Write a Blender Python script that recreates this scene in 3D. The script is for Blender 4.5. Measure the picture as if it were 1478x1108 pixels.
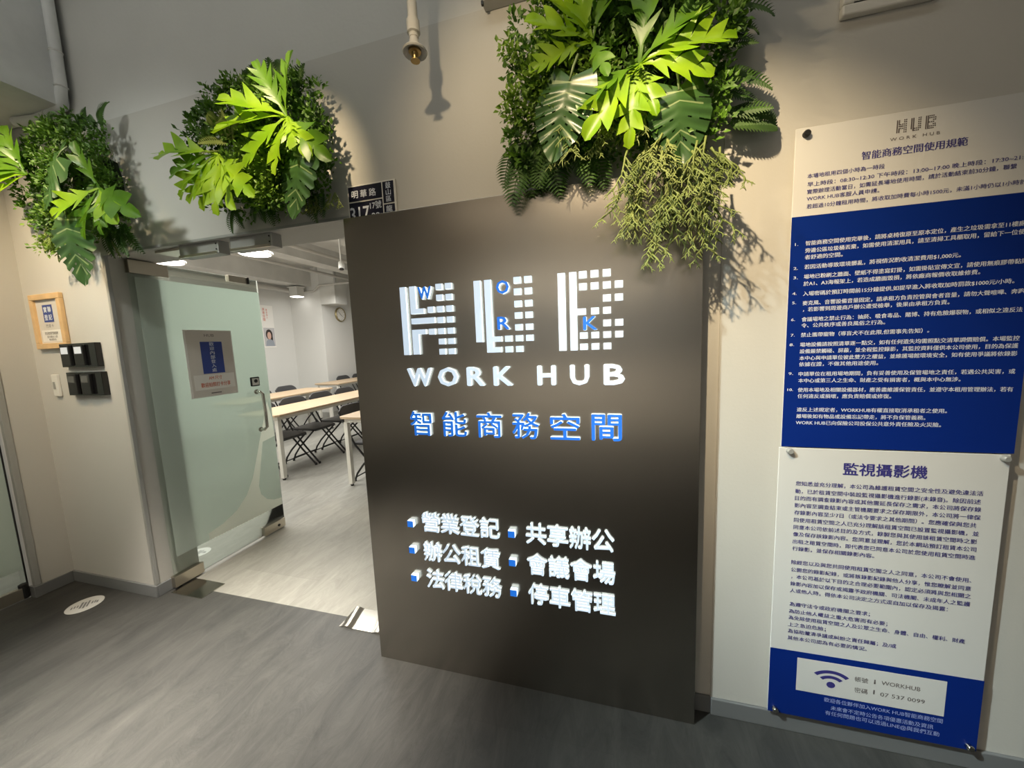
import bpy, bmesh, math, random
from mathutils import Vector, Matrix
PI = math.pi
scene = bpy.context.scene
for o in list(bpy.data.objects):
    bpy.data.objects.remove(o)
C = scene.collection

# ------------------------------------------------------------------ camera
YAW, PITCH, ROLL, FPX = 0.268037, -0.113581, -0.039122, 524.70
cy_, sy_, cp_, sp_, cr_, sr_ = math.cos(YAW), math.sin(YAW), math.cos(PITCH), math.sin(PITCH), math.cos(ROLL), math.sin(ROLL)
fwd = Vector((-sy_*cp_, cy_*cp_, sp_)); rt = Vector((cy_, sy_, 0)); up = rt.cross(fwd)
R_ = rt*cr_ + up*sr_; U_ = -rt*sr_ + up*cr_
cam_d = bpy.data.cameras.new('camera'); cam = bpy.data.objects.new('camera', cam_d); C.objects.link(cam)
cam_d.sensor_width = 36; cam_d.sensor_fit = 'HORIZONTAL'; cam_d.lens = FPX/1478*36; cam_d.clip_start = .02
mw = Matrix((R_, U_, -fwd)).transposed().to_4x4(); mw.translation = (0, 0, 1.5)
cam.matrix_world = mw
scene.camera = cam

# ------------------------------------------------------------------ view, world, large lights
scene.view_settings.view_transform = 'Standard'; scene.view_settings.look = 'None'
scene.view_settings.gamma = 1; scene.view_settings.use_curve_mapping = False
scene.view_settings.exposure = 0.0
w = bpy.data.worlds.new('world'); scene.world = w; w.use_nodes = True
w.node_tree.nodes['Background'].inputs[0].default_value = (.9, .93, 1, 1)
w.node_tree.nodes['Background'].inputs[1].default_value = 0.05

def lamp(name, kind, loc, target, energy, color, **kw):
    d = bpy.data.lights.new(name, kind); d.energy = energy; d.color = color
    for k, v in kw.items(): setattr(d, k, v)
    o = bpy.data.objects.new(name, d); C.objects.link(o); o.location = loc
    o.rotation_euler = (Vector(target)-Vector(loc)).to_track_quat('-Z', 'Y').to_euler()
    return o
WARM = (1, .78, .48)
# warm track spots, one aimed at each hanging garden
lamp('garden_spot', 'SPOT', (-.59, .70, 2.67), (-.05, 1.45, 2.15), 17, WARM, spot_size=math.radians(125), spot_blend=1, shadow_soft_size=.018)
lamp('garden_spot', 'SPOT', (-.20, .34, 2.78), (.36, 1.45, 1.72), 180, WARM, spot_size=math.radians(54), spot_blend=1, shadow_soft_size=.018)
lamp('garden_spot', 'SPOT', (-1.02, .50, 2.95), (-1.40, 1.42, 2.22), 118, WARM, spot_size=math.radians(44), spot_blend=1, shadow_soft_size=.02)
lamp('garden_spot', 'SPOT', (-2.75, .45, 2.98), (-3.02, 1.42, 1.88), 125, WARM, spot_size=math.radians(76), spot_blend=1, shadow_soft_size=.02)
# corridor lights: a downlight pool on the floor at left, cool light at right, then unseen fills added for the facade and rear wall
lamp('corridor_lamp_and_fill', 'AREA', (-1.85, .2, 3.35), (-1.80, .80, 0), 42, (1, .92, .79), shape='DISK', size=.3, spread=math.radians(46))
lamp('corridor_lamp_and_fill', 'AREA', (-1.7, -.35, 3.3), (.85, 1.45, .35), 7.5, (.86, 1, .97), shape='DISK', size=.12, spread=math.radians(36))
lamp('corridor_lamp_and_fill', 'AREA', (-2.3, -.7, 3.2), (-2.45, 1.45, 1.65), 4.6, (.95, 1, .92), shape='DISK', size=.3, spread=math.radians(58))  # unseen neutral fill added to brighten the wall between the gardens
lamp('corridor_lamp_and_fill', 'AREA', (-1.0, .55, 3.62), (-1.0, 1.2, 2.2), 8.5, (.98, 1, .93), shape='RECTANGLE', size=4.2, size_y=.3)  # unseen strip source added to lift the upper wall
lamp('corridor_lamp_and_fill', 'AREA', (-.6, -2.85, 3.55), (-.6, -2.95, 0), 11, (1, .84, .64), shape='RECTANGLE', size=3.5, size_y=.4)  # added behind the camera so the steel panel mirrors a bright upper band
lamp('corridor_lamp_and_fill', 'AREA', (-.6, -1.9, 3.5), (-.6, -3.1, .6), 85, (1, .95, .86), shape='RECTANGLE', size=3.0, size_y=.4, spread=math.radians(90))  # added to brighten the lower rear wall mirrored in the steel panel
# meeting room and the office on the left
lamp('room_lamp_and_fill', 'AREA', (-4.3, 3.2, 2.75), (-4.3, 3.2, 0), 112, (1, .97, .90), shape='RECTANGLE', size=2.4, size_y=2.4)
lamp('room_lamp_and_fill', 'AREA', (-4.6, 6.0, 2.75), (-4.6, 6.0, 0), 85, (1, .98, .92), shape='RECTANGLE', size=3.0, size_y=2.0)
lamp('room_lamp_and_fill', 'POINT', (-4.7, 2.7, 2.2), (-4.7, 2.7, 0), 60, (1, .97, .90), shadow_soft_size=.3)  # extra point fill added to brighten the ceiling and the door film
lamp('office_light', 'AREA', (-4.7, .3, 2.9), (-4.7, .3, 0), 42, (1, .96, .88), shape='RECTANGLE', size=1.2, size_y=1.6)

# ------------------------------------------------------------------ materials
def mat(name, color, rough=.6, metal=0, bump=None, var=None, spec=None, emit=None, estr=0, aniso=None, coat=None):
    m = bpy.data.materials.new(name); m.use_nodes = True; nt = m.node_tree; b = nt.nodes['Principled BSDF']
    b.inputs['Base Color'].default_value = (*color, 1); b.inputs['Roughness'].default_value = rough; b.inputs['Metallic'].default_value = metal
    if spec is not None: b.inputs['Specular IOR Level'].default_value = spec
    if emit: b.inputs['Emission Color'].default_value = (*emit, 1); b.inputs['Emission Strength'].default_value = estr
    if coat: b.inputs['Coat Weight'].default_value = coat; b.inputs['Coat Roughness'].default_value = .1
    tc = nt.nodes.new('ShaderNodeTexCoord')
    if var:
        sc, amt = var
        n = nt.nodes.new('ShaderNodeTexNoise'); n.inputs['Scale'].default_value = sc; n.inputs['Detail'].default_value = 5
        nt.links.new(tc.outputs['Object'], n.inputs['Vector'])
        r = nt.nodes.new('ShaderNodeValToRGB'); r.color_ramp.elements[0].position = .3; r.color_ramp.elements[1].position = .7
        r.color_ramp.elements[0].color = (*[max(0, c*(1-amt)) for c in color], 1); r.color_ramp.elements[1].color = (*[min(1, c*(1+amt)) for c in color], 1)
        nt.links.new(n.outputs['Fac'], r.inputs[0]); nt.links.new(r.outputs[0], b.inputs['Base Color'])
    if bump:
        sc, st = bump
        n = nt.nodes.new('ShaderNodeTexNoise'); n.inputs['Scale'].default_value = sc; n.inputs['Detail'].default_value = 4
        nt.links.new(tc.outputs['Object'], n.inputs['Vector'])
        bp = nt.nodes.new('ShaderNodeBump'); bp.inputs['Strength'].default_value = st; bp.inputs['Distance'].default_value = .01
        nt.links.new(n.outputs['Fac'], bp.inputs['Height']); nt.links.new(bp.outputs[0], b.inputs['Normal'])
    return m

def floor_mat(name, dark, light, rough, seam):
    m = bpy.data.materials.new(name); m.use_nodes = True; nt = m.node_tree; b = nt.nodes['Principled BSDF']; L = nt.links
    tc = nt.nodes.new('ShaderNodeTexCoord')
    mp = nt.nodes.new('ShaderNodeMapping'); mp.inputs['Scale'].default_value = (8.5, 2.4, 1); mp.inputs['Rotation'].default_value = (0, 0, -.35)
    n = nt.nodes.new('ShaderNodeTexNoise'); n.inputs['Scale'].default_value = 1.3; n.inputs['Detail'].default_value = 9; n.inputs['Roughness'].default_value = .76; n.inputs['Distortion'].default_value = .9
    r = nt.nodes.new('ShaderNodeValToRGB'); r.color_ramp.elements[0].position = .30; r.color_ramp.elements[1].position = .72
    r.color_ramp.elements[0].color = (*dark, 1); r.color_ramp.elements[1].color = (*light, 1)
    L.new(tc.outputs['Object'], mp.inputs[0]); L.new(mp.outputs[0], n.inputs['Vector']); L.new(n.outputs['Fac'], r.inputs[0])
    br = nt.nodes.new('ShaderNodeTexBrick'); br.inputs['Scale'].default_value = 1; br.inputs['Mortar Size'].default_value = .0015
    br.inputs['Brick Width'].default_value = 1.2; br.inputs['Row Height'].default_value = .62
    br.inputs['Color1'].default_value = (.93, .93, .93, 1); br.inputs['Color2'].default_value = (1.05, 1.05, 1.05, 1); br.inputs['Mortar'].default_value = (seam, seam, seam, 1)
    mp2 = nt.nodes.new('ShaderNodeMapping'); mp2.inputs['Rotation'].default_value = (0, 0, PI/2); L.new(tc.outputs['Object'], mp2.inputs[0]); L.new(mp2.outputs[0], br.inputs['Vector'])
    mx = nt.nodes.new('ShaderNodeMix'); mx.data_type = 'RGBA'; mx.blend_type = 'MULTIPLY'; mx.inputs[0].default_value = 1
    L.new(r.outputs[0], mx.inputs[6]); L.new(br.outputs['Color'], mx.inputs[7]); L.new(mx.outputs[2], b.inputs['Base Color'])
    b.inputs['Roughness'].default_value = rough; b.inputs['Specular IOR Level'].default_value = .3
    bp = nt.nodes.new('ShaderNodeBump'); bp.inputs['Strength'].default_value = .45; bp.inputs['Distance'].default_value = .006
    L.new(n.outputs['Fac'], bp.inputs['Height']); L.new(bp.outputs[0], b.inputs['Normal'])
    return m

def brushed(name, color, rough, an):
    m = bpy.data.materials.new(name); m.use_nodes = True; nt = m.node_tree; b = nt.nodes['Principled BSDF']; L = nt.links
    b.inputs['Base Color'].default_value = (*color, 1); b.inputs['Metallic'].default_value = 1; b.inputs['Roughness'].default_value = rough
    b.inputs['Anisotropic'].default_value = an
    tg = nt.nodes.new('ShaderNodeTangent'); tg.direction_type = 'RADIAL'; tg.axis = 'Z'; L.new(tg.outputs[0], b.inputs['Tangent'])
    tc = nt.nodes.new('ShaderNodeTexCoord'); mp = nt.nodes.new('ShaderNodeMapping'); mp.inputs['Scale'].default_value = (.6, .6, 1500)
    n = nt.nodes.new('ShaderNodeTexNoise'); n.inputs['Scale'].default_value = 1; n.inputs['Detail'].default_value = 2
    L.new(tc.outputs['Object'], mp.inputs[0]); L.new(mp.outputs[0], n.inputs['Vector'])
    mr = nt.nodes.new('ShaderNodeMapRange'); mr.inputs[3].default_value = rough-.015; mr.inputs[4].default_value = rough+.02
    L.new(n.outputs['Fac'], mr.inputs[0]); L.new(mr.outputs[0], b.inputs['Roughness'])
    return m

def glassy(name, tint, gloss=1.0, veil=0, veilcol=(1, 1, 1), tl_mix=.55):
    """clear sheet: tinted see-through with fresnel gloss; veil adds a frosted film"""
    m = bpy.data.materials.new(name); m.use_nodes = True; nt = m.node_tree; L = nt.links
    for n in list(nt.nodes):
        if n.type != 'OUTPUT_MATERIAL': nt.nodes.remove(n)
    out = nt.nodes['Material Output']
    tr = nt.nodes.new('ShaderNodeBsdfTransparent'); tr.inputs[0].default_value = (*tint, 1)
    gl = nt.nodes.new('ShaderNodeBsdfGlossy'); gl.inputs['Roughness'].default_value = .02
    fr = nt.nodes.new('ShaderNodeFresnel'); fr.inputs[0].default_value = 1.45
    base = tr.outputs[0]
    if veil:
        df = nt.nodes.new('ShaderNodeBsdfDiffuse'); df.inputs[0].default_value = (*veilcol, 1)
        tl = nt.nodes.new('ShaderNodeBsdfTranslucent'); tl.inputs[0].default_value = (*veilcol, 1)
        a = nt.nodes.new('ShaderNodeMixShader'); a.inputs[0].default_value = tl_mix; L.new(df.outputs[0], a.inputs[1]); L.new(tl.outputs[0], a.inputs[2])
        b = nt.nodes.new('ShaderNodeMixShader'); b.inputs[0].default_value = veil; L.new(tr.outputs[0], b.inputs[1]); L.new(a.outputs[0], b.inputs[2]); base = b.outputs[0]
    mu = nt.nodes.new('ShaderNodeMath'); mu.operation = 'MULTIPLY'; mu.inputs[1].default_value = gloss; L.new(fr.outputs[0], mu.inputs[0])
    mx = nt.nodes.new('ShaderNodeMixShader'); L.new(mu.outputs[0], mx.inputs[0]); L.new(base, mx.inputs[1]); L.new(gl.outputs[0], mx.inputs[2])
    L.new(mx.outputs[0], out.inputs[0]); return m

def leafmat(name, c1, c2, rough=.45, sc=9, tl=.3):
    m = bpy.data.materials.new(name); m.use_nodes = True; nt = m.node_tree; L = nt.links; b = nt.nodes['Principled BSDF']; out = nt.nodes['Material Output']
    tc = nt.nodes.new('ShaderNodeTexCoord'); n = nt.nodes.new('ShaderNodeTexNoise'); n.inputs['Scale'].default_value = sc; n.inputs['Detail'].default_value = 3
    L.new(tc.outputs['Object'], n.inputs['Vector'])
    r = nt.nodes.new('ShaderNodeValToRGB'); r.color_ramp.elements[0].position = .35; r.color_ramp.elements[1].position = .65
    r.color_ramp.elements[0].color = (*c1, 1); r.color_ramp.elements[1].color = (*c2, 1)
    L.new(n.outputs['Fac'], r.inputs[0]); L.new(r.outputs[0], b.inputs['Base Color']); b.inputs['Roughness'].default_value = rough
    t = nt.nodes.new('ShaderNodeBsdfTranslucent'); L.new(r.outputs[0], t.inputs[0])
    mx = nt.nodes.new('ShaderNodeMixShader'); mx.inputs[0].default_value = tl; L.new(b.outputs[0], mx.inputs[1]); L.new(t.outputs[0], mx.inputs[2]); L.new(mx.outputs[0], out.inputs[0])
    return m

M = {}
M['wall'] = mat('painted_wall', (.55, .535, .50), .75, bump=(90, .05), var=(1.5, .03))
M['beam'] = mat('painted_beam', (.62, .615, .59), .8, bump=(60, .08), var=(2, .04))
M['room_wall'] = mat('room_paint', (.66, .655, .63), .8, bump=(80, .04))
M['trim'] = mat('grey_metal_trim', (.40, .40, .385), .45, metal=.3)
M['base'] = mat('grey_vinyl_base', (.17, .175, .18), .55)
M['floor'] = floor_mat('dark_vinyl_plank', (.036, .0365, .0365), (.078, .077, .073), .34, .9)
M['floor2'] = floor_mat('light_vinyl_plank', (.21, .205, .185), (.33, .325, .295), .45, .85)
M['dark'] = mat('dark_ceiling', (.12, .12, .115), .9)
M['roomceil'] = mat('painted_slab', (.60, .595, .565), .9, var=(2, .12))
M['panel'] = brushed('brushed_steel', (.42, .39, .345), .25, .5)
M['steel'] = mat('satin_steel', (.62, .57, .48), .28, metal=1)
M['chrome'] = mat('polished_steel', (.55, .53, .48), .14, metal=1)
M['black'] = mat('black_plastic', (.012, .012, .013), .45)
M['blackgloss'] = mat('black_acrylic', (.006, .006, .007), .12)
M['white'] = mat('white_paint', (.72, .70, .65), .5)
M['whitegloss'] = mat('white_plastic', (.75, .74, .70), .35)
M['acryl'] = mat('white_acrylic', (.70, .695, .68), .18, coat=.4)
M['blueac'] = mat('blue_print', (.003, .022, .20), .4, spec=.15)
M['ink'] = mat('navy_ink', (.045, .04, .22), .4)
M['inkgrey'] = mat('grey_ink', (.12, .10, .10), .4)
M['inkwhite'] = mat('white_ink', (.72, .76, .85), .4)
M['inkred'] = mat('red_ink', (.62, .16, .10), .5)
M['glow'] = mat('lit_white_acrylic', (.5, .5, .5), .4, emit=(.60, .75, .90), estr=.85)
M['glowside'] = mat('lit_white_edge', (.9, .9, .9), .4, emit=(.80, .95, 1), estr=1.5)
M['blueface'] = mat('lit_blue_acrylic', (.02, .12, .55), .4, emit=(.010, .15, .62), estr=.85)
M['wood'] = mat('pale_pine', (.70, .47, .24), .5, var=(14, .12))
M['paper'] = mat('grey_paper', (.66, .62, .57), .6)
M['paperw'] = mat('white_paper', (.82, .80, .76), .6)
M['bluepaper'] = mat('blue_paper', (.03, .06, .28), .5)
M['maple'] = mat('maple_laminate', (.52, .385, .25), .4, var=(5, .06))
M['tableleg'] = mat('white_powder_coat', (.74, .72, .66), .45)
M['seat'] = mat('charcoal_vinyl', (.055, .055, .058), .42)
M['glass'] = glassy('green_glass', (.93, .97, .945), 1.0)
M['film'] = glassy('frosted_film', (.92, .97, .94), .5, veil=.62, veilcol=(.86, .93, .88))
M['decal'] = glassy('white_decal', (.9, .9, .9), .3, veil=.97, veilcol=(1, 1, .95), tl_mix=.85)
M['lampglow'] = mat('lit_diffuser', (1, 1, 1), .5, emit=(1, .97, .9), estr=6)
M['pipe'] = mat('white_pvc', (.50, .485, .45), .4)
M['duct'] = mat('wrapped_insulation', (.72, .73, .73), .55, bump=(9, .5), var=(5, .1))
M['brass'] = mat('brass', (.45, .32, .14), .35, metal=1)
M['skin'] = mat('print_skin', (.62, .40, .32), .6)
M['hair'] = mat('print_hair', (.035, .025, .025), .6)
M['box'] = leafmat('boxwood_green', (.030, .085, .008), (.12, .26, .02), .5, 14, .25)
M['box2'] = leafmat('boxwood_lime', (.12, .24, .02), (.22, .36, .035), .5, 14, .3)
M['fern'] = leafmat('fern_green', (.03, .085, .012), (.08, .17, .03), .55, 10, .3)
M['lobed'] = leafmat('bright_leaf', (.20, .40, .008), (.33, .53, .02), .38, 8, .35)
M['lobed2'] = leafmat('mid_leaf', (.08, .21, .01), (.15, .31, .02), .38, 8, .35)
M['mon'] = leafmat('monstera_green', (.035, .09, .025), (.055, .125, .035), .30, 7, .15)
M['vein'] = leafmat('monstera_vein', (.20, .28, .12), (.26, .34, .16), .4, 7, .15)
M['sprig'] = leafmat('antler_green', (.17, .23, .055), (.29, .35, .11), .5, 9, .3)
M['spriglime'] = leafmat('antler_lime', (.28, .38, .08), (.36, .46, .12), .5, 9, .3)

# ------------------------------------------------------------------ helpers
class MB:
    def __init__(s): s.bm = bmesh.new(); s.mi = 0
    def face(s, vs):
        try:
            f = s.bm.faces.new(vs); f.material_index = s.mi; return f
        except ValueError: return None
    def box(s, x0, x1, y0, y1, z0, z1, bev=0):
        vs = [s.bm.verts.new(p) for p in ((x0, y0, z0), (x1, y0, z0), (x1, y1, z0), (x0, y1, z0), (x0, y0, z1), (x1, y0, z1), (x1, y1, z1), (x0, y1, z1))]
        fs = [s.face([vs[i] for i in q]) for q in ((0, 3, 2, 1), (4, 5, 6, 7), (0, 1, 5, 4), (1, 2, 6, 5), (2, 3, 7, 6), (3, 0, 4, 7))]
        if bev:
            es = list({e for f in fs for e in f.edges})
            bmesh.ops.bevel(s.bm, geom=es, offset=bev, segments=2, affect='EDGES', profile=.6)
        return s
    def prism(s, pts, axis, a, b):
        """polygon pts (2d) extruded along axis from a to b; axis x:(y,z) y:(x,z) z:(x,y)"""
        def P(u, v, t): return {'x': (t, u, v), 'y': (u, t, v), 'z': (u, v, t)}[axis]
        A = [s.bm.verts.new(P(u, v, a)) for u, v in pts]; B = [s.bm.verts.new(P(u, v, b)) for u, v in pts]
        n = len(pts); s.face(A); s.face(list(reversed(B)))
        for i in range(n): s.face([A[i], B[i], B[(i+1) % n], A[(i+1) % n]])
        return s
    def tube(s, pts, r, seg=10, cap=True):
        pts = [Vector(p) for p in pts]; rs = r if isinstance(r, (list, tuple)) else [r]*len(pts); rings = []
        nrm = None
        for i, p in enumerate(pts):
            t = (pts[min(i+1, len(pts)-1)]-pts[max(i-1, 0)]).normalized()
            if nrm is None:
                nrm = t.orthogonal().normalized()
            else:
                nrm = (nrm - t*nrm.dot(t)); nrm = nrm.normalized() if nrm.length > 1e-6 else t.orthogonal().normalized()
            b = t.cross(nrm)
            rings.append([s.bm.verts.new(p+(nrm*math.cos(a)+b*math.sin(a))*rs[i]) for a in (2*PI*k/seg for k in range(seg))])
        for a, b in zip(rings, rings[1:]):
            for k in range(seg): s.face([a[k], a[(k+1) % seg], b[(k+1) % seg], b[k]])
        if cap: s.face(list(reversed(rings[0]))); s.face(rings[-1])
        return s
    def lathe(s, c, axis, prof, seg=24):
        c = Vector(c); ax = Vector(axis).normalized(); u = ax.orthogonal().normalized(); v = ax.cross(u); rings = []
        for r, t in prof:
            rings.append([s.bm.verts.new(c+ax*t+(u*math.cos(a)+v*math.sin(a))*max(r, 1e-4)) for a in (2*PI*k/seg for k in range(seg))])
        for a, b in zip(rings, rings[1:]):
            for k in range(seg): s.face([a[k], a[(k+1) % seg], b[(k+1) % seg], b[k]])
        s.face(list(reversed(rings[0]))); s.face(rings[-1]); return s
    def build(s, name, mats, parent=None, smooth=False, bevel=0, fixn=True):
        if fixn: bmesh.ops.recalc_face_normals(s.bm, faces=s.bm.faces[:])
        me = bpy.data.meshes.new(name); s.bm.to_mesh(me); s.bm.free()
        for m_ in (mats if isinstance(mats, (list, tuple)) else [mats]): me.materials.append(m_)
        o = bpy.data.objects.new(name, me); C.objects.link(o)
        if parent: o.parent = parent; o.matrix_parent_inverse = parent.matrix_world.inverted() if False else Matrix.Translation(-parent.location)
        if smooth:
            for p in me.polygons: p.use_smooth = True
            if smooth == 'auto':
                for e in me.edges: pass
                me.set_sharp_from_angle(angle=math.radians(40))
        if bevel:
            b = o.modifiers.new('bevel', 'BEVEL'); b.width = bevel; b.segments = 2; b.limit_method = 'ANGLE'
        return o
def tag(o, label, cat, group=None):
    o['label'] = label; o['category'] = cat
    if group: o['group'] = group
    return o
def struct(o, label=None):
    o['kind'] = 'structure'
    if label: o['label'] = label
    return o
def thing(name, loc, label, cat, group=None):
    o = bpy.data.objects.new(name, None); C.objects.link(o); o.location = loc; o.empty_display_size = .1
    return tag(o, label, cat, group)
def copy_tree(o, parent=None):
    c = o.copy(); C.objects.link(c); c.parent = parent
    if parent: c.matrix_parent_inverse = o.matrix_parent_inverse.copy()
    for ch in list(o.children): copy_tree(ch, c)
    return c

def text_mesh(lines, y, name, material, parent, bold=0, extrude=0.0, normal='-y', xpl=0, smats=None):
    """lines: (string, x0, x1, zmid, em). printed lettering as one mesh on plane Y=y (facing -Y) or X=xpl (facing +X, x0..x1 run along +Y)"""
    bm = bmesh.new()
    for (t, x0, x1, zm, em) in lines:
        cu = bpy.data.curves.new('text', 'FONT'); cu.body = t; cu.size = 1; cu.resolution_u = 2; cu.extrude = extrude/em if extrude else 0
        o = bpy.data.objects.new('text', cu); C.objects.link(o); bpy.context.view_layer.update()
        me = bpy.data.meshes.new_from_object(o.evaluated_get(bpy.context.evaluated_depsgraph_get()))
        bpy.data.objects.remove(o); bpy.data.curves.remove(cu)
        if not me.vertices: continue
        xs = [v.co.x for v in me.vertices]; ys = [v.co.y for v in me.vertices]; a, b = min(xs), max(xs)
        sx = (x1-x0)/(b-a) if x1 is not None else em
        if x1 is None: x0 = x0-(b-a)/2*sx
        ym = (min(ys)+max(ys))/2 if len(t) < 12 else .34
        for v in me.vertices:
            u = x0+(v.co.x-a)*sx; q = zm+(v.co.y-ym)*em; d = v.co.z*em
            v.co = Vector((u, y-d, q)) if normal == '-y' else Vector((xpl+d, u, q))
        bm.from_mesh(me)
        if bold:                                             # heavier strokes: overlapping copies shifted by a fraction of the em
            cos = [v.co.copy() for v in me.vertices]; b_ = bold*em
            for k_, (du, dq) in enumerate(((b_, 0), (-b_, 0), (0, b_*.8), (0, -b_*.8)) if em > .03 else ((b_, 0), (-b_, 0))):
                dn = .00004*(k_+1)
                for v, c_ in zip(me.vertices, cos): v.co = c_+(Vector((du, -dn, dq)) if normal == '-y' else Vector((dn, du, dq)))
                bm.from_mesh(me)
        bpy.data.meshes.remove(me)
    me = bpy.data.meshes.new(name); bm.to_mesh(me); bm.free()
    for m_ in ([material] if smats is None else smats): me.materials.append(m_)
    if smats is not None:
        for p in me.polygons: p.material_index = 0 if abs(p.normal.y if normal == '-y' else p.normal.x) > .7 else 1
    o = bpy.data.objects.new(name, me); C.objects.link(o)
    if parent: o.parent = parent; o.matrix_parent_inverse = Matrix.Translation(-parent.location)
    return o

W = 1.452      # corridor face of the facade wall
P = 1.378      # face of the metal sign panel
XS = -3.555    # left side wall of the corridor
# ------------------------------------------------------------------ setting
f = MB(); f.box(-3.6, 3.0, -3.2, 1.568, -.08, 0); struct(f.build('floor', M['floor']))
f = MB(); f.box(-7.6, 1.6, 1.568, 9.6, -.08, 0); struct(f.build('floor', M['floor2']))
f = MB(); f.box(-6.2, -3.6, -3.2, 1.45, -.08, 0); struct(f.build('floor', M['floor2']))
f = MB()                                                     # facade: left piece, lintel, right piece, inner return
f.box(-7.5, -2.76, W, 1.70, 0, 2.75); f.box(-2.76, -1.02, W, 1.70, 2.08, 2.75); f.box(-1.02, .372, W, 1.70, 0, 2.75); f.box(.372, 3.0, W-.006, 1.70, 0, 2.75)
struct(f.build('wall_front', M['wall']))
f = MB(); f.box(-7.5, 3.0, W+.02, 1.70, 2.75, 3.7); struct(f.build('wall_upper', M['beam']))
f = MB()                                                     # left side wall with the opening of the second glass door
f.box(XS-.16, XS, 1.28, W, 0, 3.7); f.box(XS-.16, XS, -3.2, 1.28, 2.3, 3.7); f.box(XS-.16, XS, -3.2, -.2, 0, 2.3)
struct(f.build('wall_left', M['wall']))
f = MB(); f.box(2.9, 3.0, -3.2, W, 0, 3.7); struct(f.build('wall_right', M['wall']))
f = MB(); f.box(-3.7, 3.0, -3.3, -3.2, 0, 3.7); struct(f.build('wall_rear', mat('rear_wall', (.52, .49, .44), .7)))
f = MB(); f.box(-3.6, 2.9, -3.2, -3.17, 1.2, 2.15); struct(f.build('reflection_dark_band', M['base']))  # unseen dark strip added to put a dark band in the panel's reflection
f = MB(); f.box(-3.7, 3.0, -3.3, W, 3.7, 3.8); struct(f.build('ceiling', M['dark']))
f = MB(); f.box(-6.3, -6.2, -3.2, 1.45, 0, 3.0); f.box(-6.2, -3.72, -3.3, -3.2, 0, 3.0); struct(f.build('wall_office', M['room_wall']))
f = MB(); f.box(-6.3, -3.72, -3.3, 1.45, 3.0, 3.1); struct(f.build('ceiling', M['roomceil']))
# meeting room shell
XR, YR, XR2, YR2 = -7.4, 7.2, -6.52, 9.5
f = MB(); f.box(XR-.1, XR, 1.7, YR, 0, 3.4); struct(f.build('wall_west', M['room_wall']))
f = MB(); f.box(XR-.1, XR2, YR, YR2+.1, 0, 3.4); struct(f.build('wall_north', M['room_wall']))
f = MB(); f.box(XR2, 1.6, YR2, YR2+.1, 0, 3.4); f.box(1.5, 1.6, 1.7, YR2, 0, 3.4); struct(f.build('wall_east', M['room_wall']))
f = MB(); f.box(XR-.1, 1.6, 1.7, YR2+.1, 3.4, 3.5); struct(f.build('ceiling', M['roomceil']))
f = MB(); f.box(XR, -6.75, 1.7, YR, 2.98, 3.4); struct(f.build('trim_1', M['roomceil']))
f = MB(); f.box(-5.5, -5.2, 1.7, YR2, 3.1, 3.4); struct(f.build('trim_2', M['roomceil']))
f = MB(); f.box(-4.0, -3.7, 1.7, YR2, 3.1, 3.4); struct(f.build('trim_2', M['roomceil']))
f = MB(); f.box(-6.52, -6.1, YR-.02, YR+.36, 2.55, 3.4); struct(f.build('trim_3', M['roomceil']))
# baseboards
f = MB(); f.box(.372, 2.9, W-.018, W-.006, 0, .07, 0); f.box(-1.02, .372, W-.012, W, 0, .07); f.box(2.888, 2.9, -3.2, W-.02, 0, .07); struct(f.build('baseboard_right', M['base'], bevel=.003))
f = MB(); f.box(XS, -2.748, W-.012, W, 0, .075); f.box(-2.76, -2.748, W, 1.70, 0, .075); struct(f.build('baseboard_front', M['base'], bevel=.003))
f = MB(); f.box(XS, XS+.012, 1.268, W-.012, 0, .075); f.box(XS-.05, XS, 1.268, 1.28, 0, .075); struct(f.build('baseboard_left', M['base'], bevel=.003))
# metal edge trims of the door opening and the outer corner on the left
f = MB(); f.box(-2.774, -2.754, W-.004, W+.016, .076, 2.082); f.box(-2.774, -1.02, W-.004, W+.016, 2.074, 2.088); struct(f.build('trim_4', M['trim'], bevel=.002))
f = MB(); f.box(XS-.022, XS+.006, 1.274, 1.302, .076, 2.3); struct(f.build('trim_5', M['trim'], bevel=.002))

# ------------------------------------------------------------------ entrance glass door, swung into the room
XD = -2.735
d1 = thing('door_1', (XD, 1.535, 0), 'open entrance door of green-tinted glass with frosted film', 'door'); del d1['category']; struct(d1)
f = MB(); f.box(XD-.006, XD+.006, 1.535, 2.355, .02, 2.07); f.build('glass_pane', M['glass'], d1)
dec = [(2.352, .80), (2.345, .96), (2.318, 1.10), (2.29, 1.02), (2.262, .93), (2.215, .80), (2.17, .66), (2.12, .52), (2.06, .41), (1.97, .325), (1.86, .275), (1.76, .255), (1.76, .205), (2.352, .205), (2.352, .262), (2.28, .275), (2.22, .305), (2.175, .365), (2.165, .44), (2.20, .60), (2.24, .78)]
f = MB(); f.prism([(1.56, .205), (1.76, .205)]+dec[11::-1][:12]+[(2.352, 1.975), (1.56, 1.975)], 'x', XD+.007, XD+.008); f.build('frosted_film', M['film'], d1)
f = MB(); f.prism(dec[14:]+[dec[0]], 'x', XD+.007, XD+.008); f.build('frosted_film', M['film'], d1)
f = MB(); f.prism(dec, 'x', XD+.007, XD+.008); f.build('curved_decal', M['decal'], d1)
for (y0, y1, z0, z1) in ((1.525, 1.70, .012, .085), (1.535, 1.735, 1.995, 2.072)):
    f = MB(); f.box(XD-.017, XD+.017, y0, y1, z0, z1); f.build('hinge', M['steel'], d1, bevel=.002)
f = MB(); f.box(XD-.017, XD+.017, 2.16, 2.352, .012, .085); lk = f.build('lock', M['steel'], d1, bevel=.002)
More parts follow.
